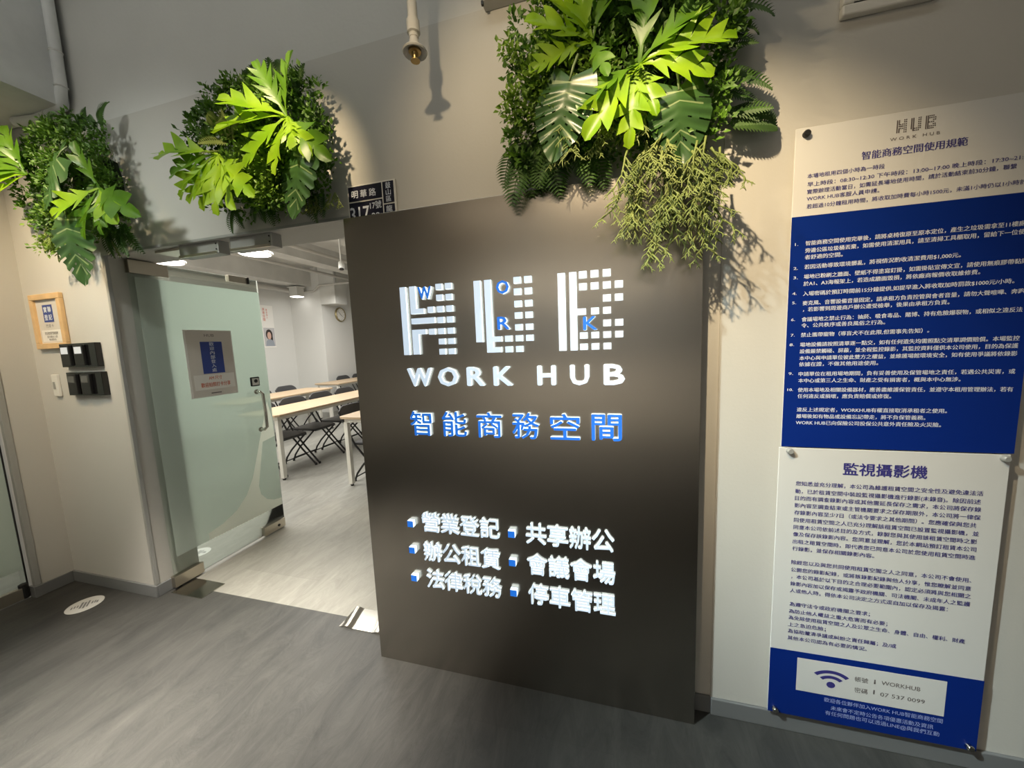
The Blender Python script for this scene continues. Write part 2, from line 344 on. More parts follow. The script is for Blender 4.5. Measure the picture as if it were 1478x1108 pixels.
f = MB(); f.lathe((XD+.017, 2.29, .045), (1, 0, 0), [(.011, 0), (.011, .004), (.006, .005)], 16); f.build('lock_cylinder', M['black'], lk)
f = MB(); f.box(XD-.017, XD+.017, 2.12, 2.27, 2.03, 2.078); f.build('lock', M['steel'], d1, bevel=.002)
f = MB(); f.box(XD-.008, XD+.03, 2.262, 2.268, 2.03, 2.078); f.build('strike', M['black'], d1)
hp = [(XD+.01, 2.235, 1.19), (XD+.05, 2.235, 1.19), (XD+.066, 2.240, 1.172), (XD+.068, 2.245, 1.02), (XD+.066, 2.245, .905), (XD+.05, 2.235, .885), (XD+.01, 2.235, .885)]
f = MB(); f.tube(hp, .0115, 12); f.lathe((XD+.008, 2.235, 1.19), (1, 0, 0), [(.019, 0), (.019, .006), (.012, .008)], 16); f.lathe((XD+.008, 2.235, .885), (1, 0, 0), [(.019, 0), (.019, .006), (.012, .008)], 16)
f.build('handle', M['chrome'], d1, smooth='auto')
# small black-framed lock release on the glass
t = thing('release_button', (XD+.01, 2.23, 1.27), 'small square black-rimmed release button on the glass door above the pull handle', 'button')
f = MB(); f.box(XD+.009, XD+.02, 2.193, 2.267, 1.236, 1.308, .008); f.build('rim', M['black'], t)
f = MB(); f.box(XD+.02, XD+.023, 2.202, 2.258, 1.245, 1.299); f.build('face_plate', M['whitegloss'], t)
f = MB(); f.lathe((XD+.023, 2.23, 1.277), (1, 0, 0), [(.014, 0), (.014, .003)], 16); f.build('button', M['black'], t)
# notice in a clear pocket on the door
t = thing('door_notice', (XD+.01, 1.93, 1.44), 'grey notice sheet with a blue block taped on the open glass door', 'notice')
f = MB(); f.box(XD+.0088, XD+.0108, 1.772, 2.09, 1.205, 1.668); f.build('pocket', M['paperw'], t)
f = MB(); f.box(XD+.0109, XD+.0118, 1.785, 2.083, 1.21, 1.664); f.build('sheet', M['paper'], t)
f = MB(); f.box(XD+.0119, XD+.0122, 1.80, 2.075, 1.255, 1.36); f.build('white_band', M['paperw'], t)
f = MB(); f.box(XD+.0123, XD+.0128, 1.866, 2.012, 1.366, 1.588); f.build('blue_block', M['bluepaper'], t)
text_mesh([(c_, 1.925, 1.955, 1.572-.0305*i, .028) for i, c_ in enumerate('歡迎內部登入處')], 0, 'block_text', M['inkwhite'], t, .01, normal='+x', xpl=XD+.0131)
text_mesh([('AM 尺寸', 1.895, 1.985, 1.335, .03), ('歡迎拍照打卡分享', 1.84, 2.04, 1.288, .034)], 0, 'red_text', M['inkred'], t, .015, normal='+x', xpl=XD+.0126)
text_mesh([('HUB', 1.90, 1.965, 1.632, .026)], 0, 'logo_text', M['inkgrey'], t, 0, normal='+x', xpl=XD+.0122)
f = MB(); f.box(XD+.0119, XD+.0124, 1.90, 1.97, 1.224, 1.231); f.build('slot', M['inkgrey'], t)

# second glass door, in the left side wall
XG = -3.60
d2 = thing('door_2', (XG, .5, 0), 'frosted green glass door at the left edge', 'door'); del d2['category']; struct(d2)
f = MB(); f.box(XG-.006, XG+.006, -.18, 1.258, .012, 2.29); f.build('glass_pane', M['glass'], d2)
f = MB(); f.box(XG+.007, XG+.008, -.18, 1.256, .20, 2.0); f.build('frosted_film', M['film'], d2)
f = MB(); f.box(XG-.0065, XG+.0065, 1.259, 1.266, .012, 2.29); f.build('edge_seal', M['black'], d2)
f = MB(); f.box(XG-.017, XG+.017, 1.08, 1.25, .012, .085); f.build('hinge', M['steel'], d2, bevel=.002)
f = MB(); f.lathe((XG, 1.245, .012), (0, 0, 1), [(.02, 0), (.02, .09), (.012, .095)], 14); f.build('pivot', M['black'], d2)

# polished floor-spring cover plates at the threshold
def cover_plate(x0, x1, label, wave):
    mb = MB(); nx, ny = 26, 6; g = []
    for i in range(nx+1):
        row = []
        for j in range(ny+1):
            u, v = i/nx, j/ny; x = x0+(x1-x0)*u; y = 1.495+.145*v
            z = .004+(wave*(max(0, math.sin(u*9.0+v*1.2))**3)*.008 if wave else 0)
            row.append(mb.bm.verts.new((x, y, z)))
        g.append(row)
    for i in range(nx):
        for j in range(ny): mb.face([g[i][j], g[i+1][j], g[i+1][j+1], g[i][j+1]])
    rim = [g[i][0] for i in range(nx+1)]+[g[nx][j] for j in range(1, ny+1)]+[g[i][ny] for i in range(nx-1, -1, -1)]+[g[0][j] for j in range(ny-1, 0, -1)]
    low = [mb.bm.verts.new((v.co.x, v.co.y, .0)) for v in rim]
    for i in range(len(rim)): mb.face([rim[i], low[i], low[(i+1) % len(rim)], rim[(i+1) % len(rim)]])
    mb.face(low)
    return tag(mb.build('floor_spring_cover', M['chrome'], smooth='auto'), label, 'metal plate')
cover_plate(-2.715, -2.455, 'polished steel floor plate under the hinge of the open glass door', 0)
cover_plate(-1.44, -1.16, 'rippled shiny floor plate beside the foot of the metal sign panel', 1)

# magnetic locks and a bracket under the lintel
def maglock(x0, x1, label):
    t = thing('magnetic_lock', ((x0+x1)/2, 1.52, 2.08), label, 'lock', 'locks under the lintel')
    f = MB(); f.box(x0, x1, 1.475, 1.535, 2.015, 2.08); f.build('housing', M['trim'], t, bevel=.003)
    f = MB(); f.box(x0+.004, x1-.012, 1.468, 1.476, 2.012, 2.024); f.build('armature', M['steel'], t)
    for z in (2.035, 2.062):
        f = MB(); f.lathe((x1-.012, 1.474, z), (0, -1, 0), [(.004, 0), (.004, .002)], 10); f.build('screw', M['black'], t)
maglock(-2.21, -1.935, 'grey metal door lock bar under the lintel, nearer the open glass door')
maglock(-1.855, -1.59, 'grey metal door lock bar under the lintel, nearer the metal sign panel')
t = thing('door_stop_plate', (-2.33, 1.53, 2.08), 'steel angle plate under the lintel beside the top hinge of the glass door', 'bracket')
f = MB(); f.box(-2.43, -2.23, 1.50, 1.60, 2.066, 2.079); f.build('plate', M['steel'], t); f = MB(); f.box(-2.31, -2.222, 1.600, 1.612, 2.058, 2.079); f.build('rubber', M['black'], t)

# ------------------------------------------------------------------ metal sign panel
sp = thing('sign_panel', (-.396, 1.40, 0), 'tall brushed steel sign panel with lit white and blue lettering', 'sign')
f = MB(); f.box(-1.095, .301, P, W-.022, 0, 2.05); f.build('metal_board', M['panel'], sp, bevel=.0015)
D = .012; KP = (P-.012)/1.352     # lettering measured on its own face
kx = lambda x: x*KP
kz = lambda z: 1.5+(z-1.5)*KP
def raised(shapes, name, mats, y0=P, d=D):
    """boxes (x0,x1,z0,z1) or polygons standing off the panel: lit face and lit sides in one mesh"""
    f = MB()
    for s in shapes:
        if len(s) == 4 and not isinstance(s[0], tuple): f.box(kx(s[0]), kx(s[1]), y0-d, y0-.001, kz(s[2]), kz(s[3]))
        else: f.prism([(kx(a), kz(b)) for a, b in s], 'y', y0-d, y0-.001)
    bmesh.ops.recalc_face_normals(f.bm, faces=f.bm.faces[:])
    for q in f.bm.faces: q.material_index = 0 if abs(q.normal.y) > .7 else 1
    return f.build(name, mats, sp)
WH = [M['glow'], M['glowside']]; BL = [M['blueface'], M['glowside']]
ROW = [1.731, 1.689, 1.644, 1.601, 1.5565, 1.515, 1.474]
def sq(x, r, s=.0135): return (x-s, x+s, ROW[r]-s*.85, ROW[r]+s*.85)
H = [(-.833, -.807, 1.465, 1.741), [(-.789, 1.741), (-.763, 1.741), (-.763, 1.651), (-.729, 1.651), (-.729, 1.631), (-.789, 1.631)],
     (-.789, -.684, 1.591, 1.613), [(-.789, 1.567), (-.726, 1.567), (-.726, 1.548), (-.760, 1.548), (-.760, 1.466), (-.789, 1.466)]]
H += [sq(-.658, r) for r in range(7)]+[sq(-.617, r) for r in range(7)]+[sq(-.699, 2), sq(-.699, 4)]
Uu = [(-.510, -.483, 1.506, 1.741), [(-.467, 1.741), (-.441, 1.741), (-.441, 1.525), (-.406, 1.525), (-.406, 1.505), (-.440, 1.505), (-.440, 1.484), (-.408, 1.484), (-.408, 1.464), (-.467, 1.464)]]
Uu += [sq(-.337, r) for r in range(7)]+[sq(-.296, r) for r in range(6)]+[sq(-.379, 5), sq(-.379, 6)]
B = [(-.185, -.159, 1.462, 1.742), [(-.143, 1.742), (-.118, 1.742), (-.118, 1.612), (-.086, 1.612), (-.086, 1.590), (-.118, 1.590), (-.118, 1.462), (-.143, 1.462)]]
B += [sq(x, 0) for x in (-.095, -.054, -.012)]+[sq(x, 1) for x in (-.095, -.054, -.012, .029)]+[sq(x, 2) for x in (-.012, .029)]+[sq(x, 3) for x in (-.054, -.012)]
B += [sq(x, 4) for x in (-.012, .029)]+[sq(x, 5) for x in (-.095, -.054, -.012, .029)]+[sq(x, 6) for x in (-.095, -.054, -.012)]
for s in (H, Uu, B): raised(s, 'logo_letter', WH)
def letters(rows, name, mats, bold, d=D, mul=1.0):
    for (txt, xs0, xs1, z, em) in rows:
        o = text_mesh([(txt, kx(xs0), kx(xs1), kz(z), em)], P-d/2-.001, name, None, sp, bold, d/2, smats=mats)
letters([('W', -.748, -.692, 1.711, .068), ('O', -.417, -.370, 1.709, .068), ('R', -.418, -.373, 1.575, .068), ('K', -.094, -.048, 1.558, .068)], 'small_letter', BL, .03, .014)
letters([('W', -.822, -.716, 1.371, .104), ('O', -.682, -.600, 1.371, .104), ('R', -.555, -.487, 1.371, .104), ('K', -.443, -.372, 1.371, .104), ('H', -.268, -.204, 1.371, .104), ('U', -.144, -.080, 1.371, .104), ('B', -.023, .045, 1.371, .104)], 'white_letter', WH, .03)
xs = [(-.826, -.728), (-.678, -.571), (-.525, -.421), (-.376, -.271), (-.225, -.116), (-.070, .035)]
letters([(c_, a, b, 1.175, .112) for c_, (a, b) in zip('智能商務空間', xs)], 'blue_character', BL, .014, .011)
def row4(s, x0, x1, z): 
    p = (x1-x0)/4
    return [(c_, x0+p*i+.003, x0+p*(i+1)-.003, z, .096) for i, c_ in enumerate(s)]
rows = row4('營業登記', -.812, -.450, .733)+row4('辦公租賃', -.812, -.453, .596)+row4('法律稅務', -.808, -.452, .467)+row4('共享辦公', -.342, .009, .729)+row4('會議會場', -.341, .012, .596)+row4('停車管理', -.340, .012, .465)
letters(rows, 'white_character', WH, .009, .007)
for (x, z) in ((-.859, .723), (-.860, .600), (-.860, .467), (-.397, .724), (-.398, .600), (-.398, .466)):
    raised([(x-.014, x+.014, z-.014, z+.014)], 'bullet', BL, d=.02)

# ------------------------------------------------------------------ acrylic notice boards on the right wall
S = 1.417; T0 = S+.006
def bolt(parent, x, z, m_, r=.010):
    f = MB(); f.lathe((x, W-.007, z), (0, -1, 0), [(r*.8, 0), (r*.8, .028), (r, .029), (r, .040), (r*.75, .043)], 18); f.build('standoff_bolt', m_, parent, smooth='auto')
def icon_hub(parent, x0, x1, zc, h, m_, yy):
    k = (x1-x0)/.862; k2 = h/.28; f = MB()
    for s in H+Uu+B:
        q = [(s[0], s[2]), (s[1], s[2]), (s[1], s[3]), (s[0], s[3])] if not isinstance(s[0], tuple) else s
        f.prism([(x0+(a+.833)*k, zc+(b-1.603)*k2) for a, b in q], 'y', yy-.0004, yy)
    return f.build('logo', m_, parent)
b1 = thing('notice_board', (.866, 1.43, 1.108), 'upper acrylic notice board, white heading over a blue block of numbered rules', 'notice board')
f = MB(); f.box(.564, 1.168, T0-.006, T0, 1.108, 2.128); f.build('acrylic_sheet', M['acryl'], b1, bevel=.0015)
f = MB(); f.box(.564, 1.168, S-.001, S-.0002, 1.109, 1.863); f.build('blue_field', M['blueac'], b1)
icon_hub(b1, .820, .910, 2.088, .036, M['inkgrey'], S-.0005)
text_mesh([('W O R K   H U B', .806, .923, 2.0547, .0125)], S-.0008, 'logo_text', M['inkgrey'], b1)
text_mesh([('智能商務空間使用規範', .739, .988, 2.0205, .0255)], S-.0008, 'heading', M['ink'], b1, .02)
text_mesh([('本場地租用四個小時為一時段', .601, .798, 1.9821, .0148),
 ('早上時段：08:30~12:30 下午時段：13:00~17:00 晚上時段：17:30~21:30', .602, 1.130, 1.9572, .0148),
 ('實際辦理活動當日，如需延長場地使用時間，請於活動結束前30分鐘，聯繫', .602, 1.101, 1.9353, .0148),
 ('WORK HUB客服人員申請。', .602, .789, 1.9145, .0148),
 ('若超過10分鐘租用時間，將收取加時費每小時1500元，未滿1小時仍以1小時計', .603, 1.125, 1.8908, .0148)], S-.0008, 'fine_print', M['ink'], b1, .014)
EM = .0155
rules = [('1.', .576, .585, 1.7779), ('智能商務空間使用完畢後，請將桌椅復原至原本定位，產生之垃圾需拿至11樓廁所', .605, 1.148, 1.7781),
('旁邊公區垃圾桶丟棄，如需使用清潔用具，請至清掃工具櫃取用，留給下一位使用', .605, 1.148, 1.7554), ('者舒適的空間。', .605, .706, 1.7353), ('2.', .575, .587, 1.7028),
('若因活動導致環境髒亂，將視情況酌收清潔費用$1,000元。', .605, .997, 1.7045), ('3.', .576, .588, 1.6729),
('場地已粉刷之牆面、壁紙不得塗寫釘掛，如需掛貼宣傳文宣，請使用無痕膠帶黏貼', .605, 1.148, 1.6739), ('於A1、A3海報架上，若造成牆面毀損，將依廠商報價收取維修費。', .605, 1.045, 1.6516), ('4.', .575, .587, 1.6226),
('入場密碼於預訂時間前15分鐘提供,如提早進入將收取加時罰款$1000元/小時。', .605, 1.123, 1.6198), ('5.', .576, .587, 1.5929),
('麥克風、音響設備音量固定，請承租方負責控管與會者音量，請勿大聲喧嘩、奔跑', .605, 1.148, 1.5897), ('，若影響到周邊商戶辦公遭受檢舉，後果由承租方負責。', .607, .981, 1.5693), ('6.', .575, .586, 1.5385),
('會議場地之禁止行為：抽菸、吸食毒品、賭博、持有危險爆裂物，或相似之違反法', .605, 1.148, 1.5373), ('令、公共秩序或善良風俗之行為。', .605, .828, 1.5176), ('7.', .576, .587, 1.4876),
('禁止攜帶寵物（導盲犬不在此限,但需事先告知）。', .605, .939, 1.4869), ('8.', .574, .587, 1.4563),
('場地設備請按照清單逐一點交，如有任何遺失均需照點交清單調價賠償。本場監控', .604, 1.149, 1.4549), ('設備嚴禁觸碰、屏蔽，並全程監控錄影，其監控資料僅供本公司使用，目的為保護', .604, 1.148, 1.4330),
('本中心與申請單位彼此雙方之權益，並維護場館環境安全，如有使用爭議將依錄影', .604, 1.148, 1.4105), ('依據在證，不做其他用途使用。', .604, .818, 1.3902), ('9.', .575, .588, 1.3600),
('申請單位在租用場地期間，負有妥善使用及保管場地之責任，若遇公共災害，或', .604, 1.148, 1.3579), ('本中心或第三人之生命、財產之受有損害者，概與本中心無涉。', .604, 1.025, 1.3357), ('10.', .574, .590, 1.3054),
('使用本場地及相關設備器材，應善盡維護保管責任，並遵守本租用管理辦法，若有', .604, 1.148, 1.3044), ('任何違反或損壞，應負責賠償或修復。', .604, .858, 1.2832),
('違反上述規定者，WORKHUB有權直接取消承租者之使用。', .604, 1.000, 1.2374), ('離場後如有物品或設備忘記帶走，將不負保管義務。', .604, .949, 1.2151), ('WORK HUB已向保險公司投保公共意外責任險及火災險。', .603, .989, 1.1930)]
text_mesh([(*r, EM if len(r[0]) > 3 else .0125) for r in rules], S-.0013, 'rules_text', M['inkwhite'], b1, .016)
for x, z, m_ in ((.591, 2.107, M['black']), (1.141, 2.107, M['black'])): bolt(b1, x, z, m_)
b2 = thing('notice_board', (.862, 1.43, .087), 'lower acrylic notice board about security cameras, white with a blue foot', 'notice board')
f = MB(); f.box(.559, 1.163, T0-.006, T0, .087, 1.105); f.build('acrylic_sheet', M['acryl'], b2, bevel=.0015)
f = MB(); f.box(.559, 1.163, S-.001, S-.0002, .088, .348); f.build('blue_field', M['blueac'], b2)
f = MB(); f.box(.645, 1.070, S-.0016, S-.0011, .195, .325); f.build('white_field', M['acryl'], b2)
text_mesh([('監視攝影機', .745, .967, 1.0387, .0455)], S-.0008, 'heading', M['ink'], b2, .02)
cams = [('您知悉並充分理解，本公司為維護租賃空間之安全性及避免違法活', .612, 1.108, .9789), ('動，已於租賃空間中裝設監視攝影機進行錄影(未錄音)。除因前述', .612, 1.104, .9514),
('目的而有調查錄影內容或其他需延長保存之需求，本公司將保存錄', .612, 1.107, .9264), ('影內容至調查結束或主管機關要求之保存期限外，本公司將一律保', .612, 1.108, .9003),
('存錄影內容至少7日（或法令要求之其他期間）。您應確保與您共', .612, 1.100, .8739), ('同使用租賃空間之人已充分理解該租賃空間已設置監視攝影機，並', .612, 1.108, .8467),
('同意本公司依前述目的及方式，錄製您與其使用該租賃空間時之影', .612, 1.106, .8204), ('像及保存該錄影內容。您同意並理解，您於本網站預訂租賃本公司', .612, 1.106, .7943),
('出租之租賃空間時，即代表您已同意本公司於您使用租賃空間時進', .612, 1.106, .7672), ('行錄影，並保存相關錄影內容。', .612, .847, .7410),
('除經您以及與您共同使用租賃空間之人之同意，本公司不會使用、', .611, 1.103, .6895), ('公開您的錄影紀錄，或將該錄影紀錄與他人分享，惟您瞭解並同意', .611, 1.104, .6615),
('，本公司基於以下目的之合理必要範圍內，認定必須將與您相關之', .613, 1.106, .6354), ('錄影內容加以保存或揭露予政府機關、司法機關、未成年人之監護', .611, 1.106, .6081), ('人或他人時，得依本公司決定之方式逕自加以保存及揭露：', .611, 1.052, .5817),
('為遵守法令或政府機關之要求；', .612, .848, .5294), ('為防止他人權益之重大危害而有必要；', .611, .898, .5021), ('為免除使用租賃空間之人及公眾之生命、身體、自由、權利、財產', .611, 1.104, .4769),
('上之急迫危險；', .611, .725, .4503), ('為協助釐清爭議或糾紛之責任歸屬；及/或', .611, .927, .4244), ('其他本公司認為有必要的情況。', .611, .847, .3975)]
text_mesh([(*r, .0172) for r in cams], S-.0008, 'fine_print', M['ink'], b2, .016)
text_mesh([('帳號', .819, .857, .279, .021), ('|', .874, .878, .2805, .018), ('WORKHUB', .895, 1.002, .281, .022)], S-.0020, 'account_text', M['inkgrey'], b2, .004)
text_mesh([('密碼', .820, .858, .237, .021), ('|', .874, .878, .2405, .018), ('07 537 0099', .894, 1.017, .237, .021)], S-.0020, 'password_text', M['inkgrey'], b2, .004)
f = MB()
for r0, r1 in ((.058, .072), (.034, .047)):
    n = 18; pts = [(.750+r1*math.sin(a), .236+r1*.82*math.cos(a)) for a in (-.82+1.64*i/n for i in range(n+1))]+[(.750+r0*math.sin(a), .236+r0*.82*math.cos(a)) for a in (.82-1.64*i/n for i in range(n+1))]
    for i in range(n):
        f.prism([pts[i], pts[i+1], pts[2*n-i], pts[2*n+1-i]], 'y', S-.0021, S-.0017)
f.prism([(.750+.013*math.cos(2*PI*i/20), .239+.012*math.sin(2*PI*i/20)) for i in range(20)], 'y', S-.0021, S-.0017); f.build('wireless_icon', M['ink'], b2)
text_mesh([('歡迎各位夥伴加入WORK HUB智能商務空間', .733, 1.069, .1761, .0185), ('未來會不定時公告各項優惠活動及資訊', .755, 1.046, .1474, .0185), ('有任何問題也可以透過LINE@與我們互動', .739, 1.064, .1247, .0185)], S-.0013, 'footer_text', mat('pale_ink', (.35, .42, .75), .4), b2, .002)
for x, z, m_ in ((.588, 1.0945, M['trim']), (1.146, 1.0945, M['trim']), (.581, .104, M['chrome']), (1.141, .104, M['chrome'])): bolt(b2, x, z, m_)

# ------------------------------------------------------------------ enamel address plate above the door
t = thing('address_plate', (-.98, 1.44, 2.03), 'black enamel street-number plate reading 317 above the steel panel', 'address plate')
f = MB(); f.box(-1.112, -.872, W-.012, W-.002, 2.03, 2.205); f.build('plate', M['white'], t, bevel=.002)
f = MB()
for (a, b, c, d) in ((-1.104, -.938, 2.138, 2.198), (-1.104, -.938, 2.036, 2.132), (-.932, -.880, 2.112, 2.198), (-.932, -.880, 2.036, 2.106)): f.box(a, b, W-.0135, W-.0121, c, d)
f.build('dark_field', mat('navy_enamel', (.012, .012, .03), .35), t)
text_mesh([('明', -1.088, -1.056, 2.165, .034), ('華', -1.044, -1.012, 2.165, .034), ('路', -1.000, -.966, 2.165, .034)], W-.0139, 'street_name', M['inkwhite'], t, .012)
text_mesh([('317', -1.101, -1.006, 2.083, .085), ('17號', -1.000, -.944, 2.111, .034), ('22', -.994, -.954, 2.067, .036)], W-.0139, 'house_number', M['inkwhite'], t, .012)
text_mesh([('鼓', -.918, -.894, 2.182, .027), ('山', -.918, -.894, 2.155, .027), ('區', -.918, -.894, 2.128, .027), ('龍', -.921, -.892, 2.088, .027), ('里', -.921, -.892, 2.058, .027)], W-.0139, 'district_text', M['inkwhite'], t, .012)

# ------------------------------------------------------------------ things on the wall at the left
t = thing('picture_frame', (-3.315, 1.44, 1.55), 'pine-framed certificate with a blue grid on the wall at left', 'picture frame')
x0, x1, z0, z1 = -3.462, -3.168, 1.572, 1.903; bw = .034
f = MB(); f.box(x0, x1, W-.022, W-.001, z1-bw, z1); f.box(x0, x1, W-.022, W-.001, z0, z0+bw); f.box(x0, x0+bw, W-.022, W-.001, z0+bw, z1-bw); f.box(x1-bw, x1, W-.022, W-.001, z0+bw, z1-bw); f.build('frame', M['wood'], t, bevel=.003)
f = MB(); f.box(x0+bw, x1-bw, W-.008, W-.002, z0+bw, z1-bw); f.build('sheet', M['paper'], t)
f = MB(); f.box(x0+.05, x1-.05, W-.009, W-.0081, z0+.045, z0+.115); f.build('white_band', M['paperw'], t)
f = MB(); f.box(-3.365, -3.275, W-.010, W-.0082, 1.735, 1.838); f.build('blue_block', M['bluepaper'], t)
text_mesh([('實', -3.355, -3.324, 1.810, .036), ('聯', -3.315, -3.284, 1.810, .036), ('登', -3.355, -3.324, 1.763, .036), ('記', -3.315, -3.284, 1.763, .036)], W-.0106, 'block_text', M['inkwhite'], t, .03)
text_mesh([('門 禁 卡', -3.355, -3.285, 1.712, .022), ('歡迎使用門禁感應', -3.38, -3.255, 1.667, .02), ('請洽櫃台人員', -3.365, -3.265, 1.645, .016), ('敬請配合', -3.35, -3.28, 1.628, .014)], W-.0100, 'caption', M['inkgrey'], t)
def reader(x0, x1, z0, z1, label, scr):
    t = thing('card_reader', ((x0+x1)/2, 1.43, z0), label, 'card reader', 'black card readers at the entrance')
    f = MB(); f.box(x0, x1, W-.03, W-.001, z0, z1); f.build('backplate', M['blackgloss'], t, bevel=.002)
    w_ = (x1-x0)
    for k in (.10, .48):
        f = MB(); f.box(x0+w_*k, x0+w_*(k+.26), W-.045, W-.030, z0+.008, z1-.010, .004); r_ = f.build('reader_unit', M['black'], t)
        f = MB(); f.box(x0+w_*(k+.035), x0+w_*(k+.225), W-.0465, W-.0452, z1-.062, z1-.022); f.build('screen', scr, r_)
reader(-3.225, -2.90, 1.456, 1.596, 'upper black card reader plate with two lit white screens', mat('lit_screen', (.3, .3, .3), .4, emit=(.8, .82, .8), estr=.55))
reader(-3.205, -2.885, 1.283, 1.424, 'lower black card reader plate with two dim screens', mat('dim_screen', (.10, .10, .10), .2))
t = thing('wall_switch', (-3.36, 1.44, 1.27), 'slim white wall switch beside the black card readers', 'switch')
f = MB(); f.box(-3.39, -3.335, W-.016, W-.001, 1.275, 1.412, .004); f.build('plate', M['whitegloss'], t)
f = MB(); f.box(-3.378, -3.358, W-.0185, W-.0162, 1.322, 1.366); f.build('window', M['trim'], t)

# round floor stickers
def sticker(x, y, r, rot, label):
    t = thing('floor_sticker', (x, y, 0), label, 'sticker')
    f = MB(); f.lathe((x, y, .0005), (0, 0, 1), [(r, 0), (r, .001)], 40); f.build('disc', M['acryl'], t)
    f = MB(); ca, sa = math.cos(rot), math.sin(rot)
    for (u0, u1, v0, v1) in ((-.7, -.62, -.2, .12), (-.55, -.47, -.15, .15), (-.4, -.32, -.15, .15), (-.24, -.12, -.4, .45), (-.06, .06, -.5, .35), (.12, .22, -.4, .45), (.34, .42, -.15, .2), (.48, .56, -.15, .2), (.6, .7, -.2, .1)):
        q = [(u0, v0), (u1, v0), (u1, v1), (u0, v1)]
        f.prism([(x+r*(a*ca-b*sa), y+r*(a*sa+b*ca)) for a, b in q], 'z', .0016, .0019)
    f.build('print', M['base'], t)
sticker(-3.135, 1.297, .082, .9, 'round white floor sticker on the dark floor below the card readers')
sticker(-3.045, 1.885, .070, .3, 'round white floor sticker inside the room seen under the glass door')

# ------------------------------------------------------------------ sprinkler drop
t = thing('sprinkler_pipe', (-.644, 1.25, 2.48), 'white vertical drop pipe with round flange in front of the upper wall', 'sprinkler')
px, py = -.644, 1.25
f = MB(); f.tube([(px, py, 3.69), (px, py, 2.55)], .0165, 16); f.build('pipe', M['pipe'], t, smooth='auto')
f = MB(); f.lathe((px, py, 2.605), (0, 0, -1), [(.0165, 0), (.022, .003), (.022, .04), (.015, .045), (.015, .07)], 20); f.build('coupling', M['pipe'], t, smooth='auto')
f = MB(); f.lathe((px, py, 2.55), (0, 0, -1), [(.014, 0), (.018, .02), (.036, .036), (.043, .044), (.040, .048), (.024, .040), (.022, .036)], 28); f.build('flange', M['pipe'], t, smooth='auto')
f = MB(); f.lathe((px, py, 2.513), (0, 0, -1), [(.021, 0), (.021, .008), (.012, .010), (.008, .03), (.016, .033), (.016, .036)], 20); f.build('nozzle', M['brass'], t, smooth='auto')

# wall vent at the top right, small fitting at the top edge
t = thing('wall_vent', (.785, 1.44, 2.43), 'white louvred air vent high on the wall above the notice boards', 'vent')
x0, x1, z0, z1 = .672, .905, 2.425, 2.66; bw = .03
f = MB(); f.box(x0, x1, W-.03, W-.007, z0, z0+bw); f.box(x0, x1, W-.03, W-.007, z1-bw, z1); f.box(x0, x0+bw, W-.03, W-.007, z0+bw, z1-bw); f.box(x1-bw, x1, W-.03, W-.007, z0+bw, z1-bw); f.build('frame', M['white'], t, bevel=.005)
for i in range(11):
    z = z0+bw+.006+i*.0155
    f = MB(); f.prism([(W-.024, z), (W-.010, z+.011), (W-.010, z+.013), (W-.024, z+.002)], 'x', x0+bw, x1-bw); f.build('louvre', M['white'], t)
f = MB(); f.box(x0+bw, x1-bw, W-.009, W-.0065, z0+bw, z1-bw); f.build('backing', M['dark'], t)
t = thing('exit_light', (-.38, 1.44, 2.735), 'thin-framed white light box at the top edge left of the big hanging garden', 'light')
f = MB(); f.box(-.446, -.250, W-.05, W-.001, 2.735, 2.87); f.build('housing', M['trim'], t, bevel=.003)
f = MB(); f.box(-.438, -.258, W-.052, W-.0502, 2.743, 2.862); f.build('face_panel', M['acryl'], t)
for x in (-.442,):
    f = MB(); f.box(x-.004, x+.004, W-.05, W-.04, 2.724, 2.737); f.build('hook', M['black'], t)

# ------------------------------------------------------------------ insulated air duct at the top left
t = thing('air_duct', (-3.15, 1.2, 2.8), 'grey wrapped air duct with cable-tied pipe in the top left corner', 'duct')
f = MB(); f.box(-3.53, -2.842, .9, 1.468, 2.85, 3.69, .035); f.build('wrapped_duct', M['duct'], t, smooth='auto')
path = [(-2.822, 1.425, 3.69), (-2.822, 1.425, 3.2), (-2.826, 1.425, 2.95), (-2.85, 1.425, 2.875), (-2.91, 1.425, 2.84), (-3.05, 1.42, 2.828), (-3.20, 1.40, 2.83)]
f = MB(); f.tube(path, .024, 16); f.build('insulated_pipe', M['duct'], t, smooth='auto')
for (c, ax) in (((-2.823, 1.425, 3.12), (0, 0, 1)), ((-2.826, 1.425, 2.95), (0, 0, 1)), ((-2.96, 1.423, 2.834), (1, 0, 0))):
    f = MB(); f.lathe(c, ax, [(.026, -.005), (.028, 0), (.026, .005)], 18); f.build('cable_tie', M['acryl'], t)
f = MB(); f.lathe((-3.3, 1.2, 2.78), (0, 0, 1), [(.10, 0), (.115, .02), (.115, .10)], 20); f.build('spigot', M['duct'], t, smooth='auto')

# ------------------------------------------------------------------ hanging gardens
rng = random.Random(7)
def leaf_strip(mb, n, width, L, bend, fold, wav=0):
    """a leaf along local +Y, width(t) half widths; curls down by bend; returns nothing, verts are in local space"""
    rows = []
    for i in range(n+1):
        t = i/n; a = bend*t; y = L*(math.sin(a)/bend if abs(bend) > 1e-3 else t); z = -L*((1-math.cos(a))/bend if abs(bend) > 1e-3 else 0)
        wl, wr = width(t, 0), width(t, 1)
        fl = lambda w_: w_*fold + wav*math.sin(t*16)*w_
        rows.append([mb.bm.verts.new((-wl, y, z+fl(wl))), mb.bm.verts.new((-wl*.5, y, z+.4*fl(wl))), mb.bm.verts.new((0, y, z)), mb.bm.verts.new((wr*.5, y, z+.4*fl(wr))), mb.bm.verts.new((wr, y, z+fl(wr)))])
    for a, b in zip(rows, rows[1:]):
        for k in range(4): mb.face([a[k], a[k+1], b[k+1], b[k]])
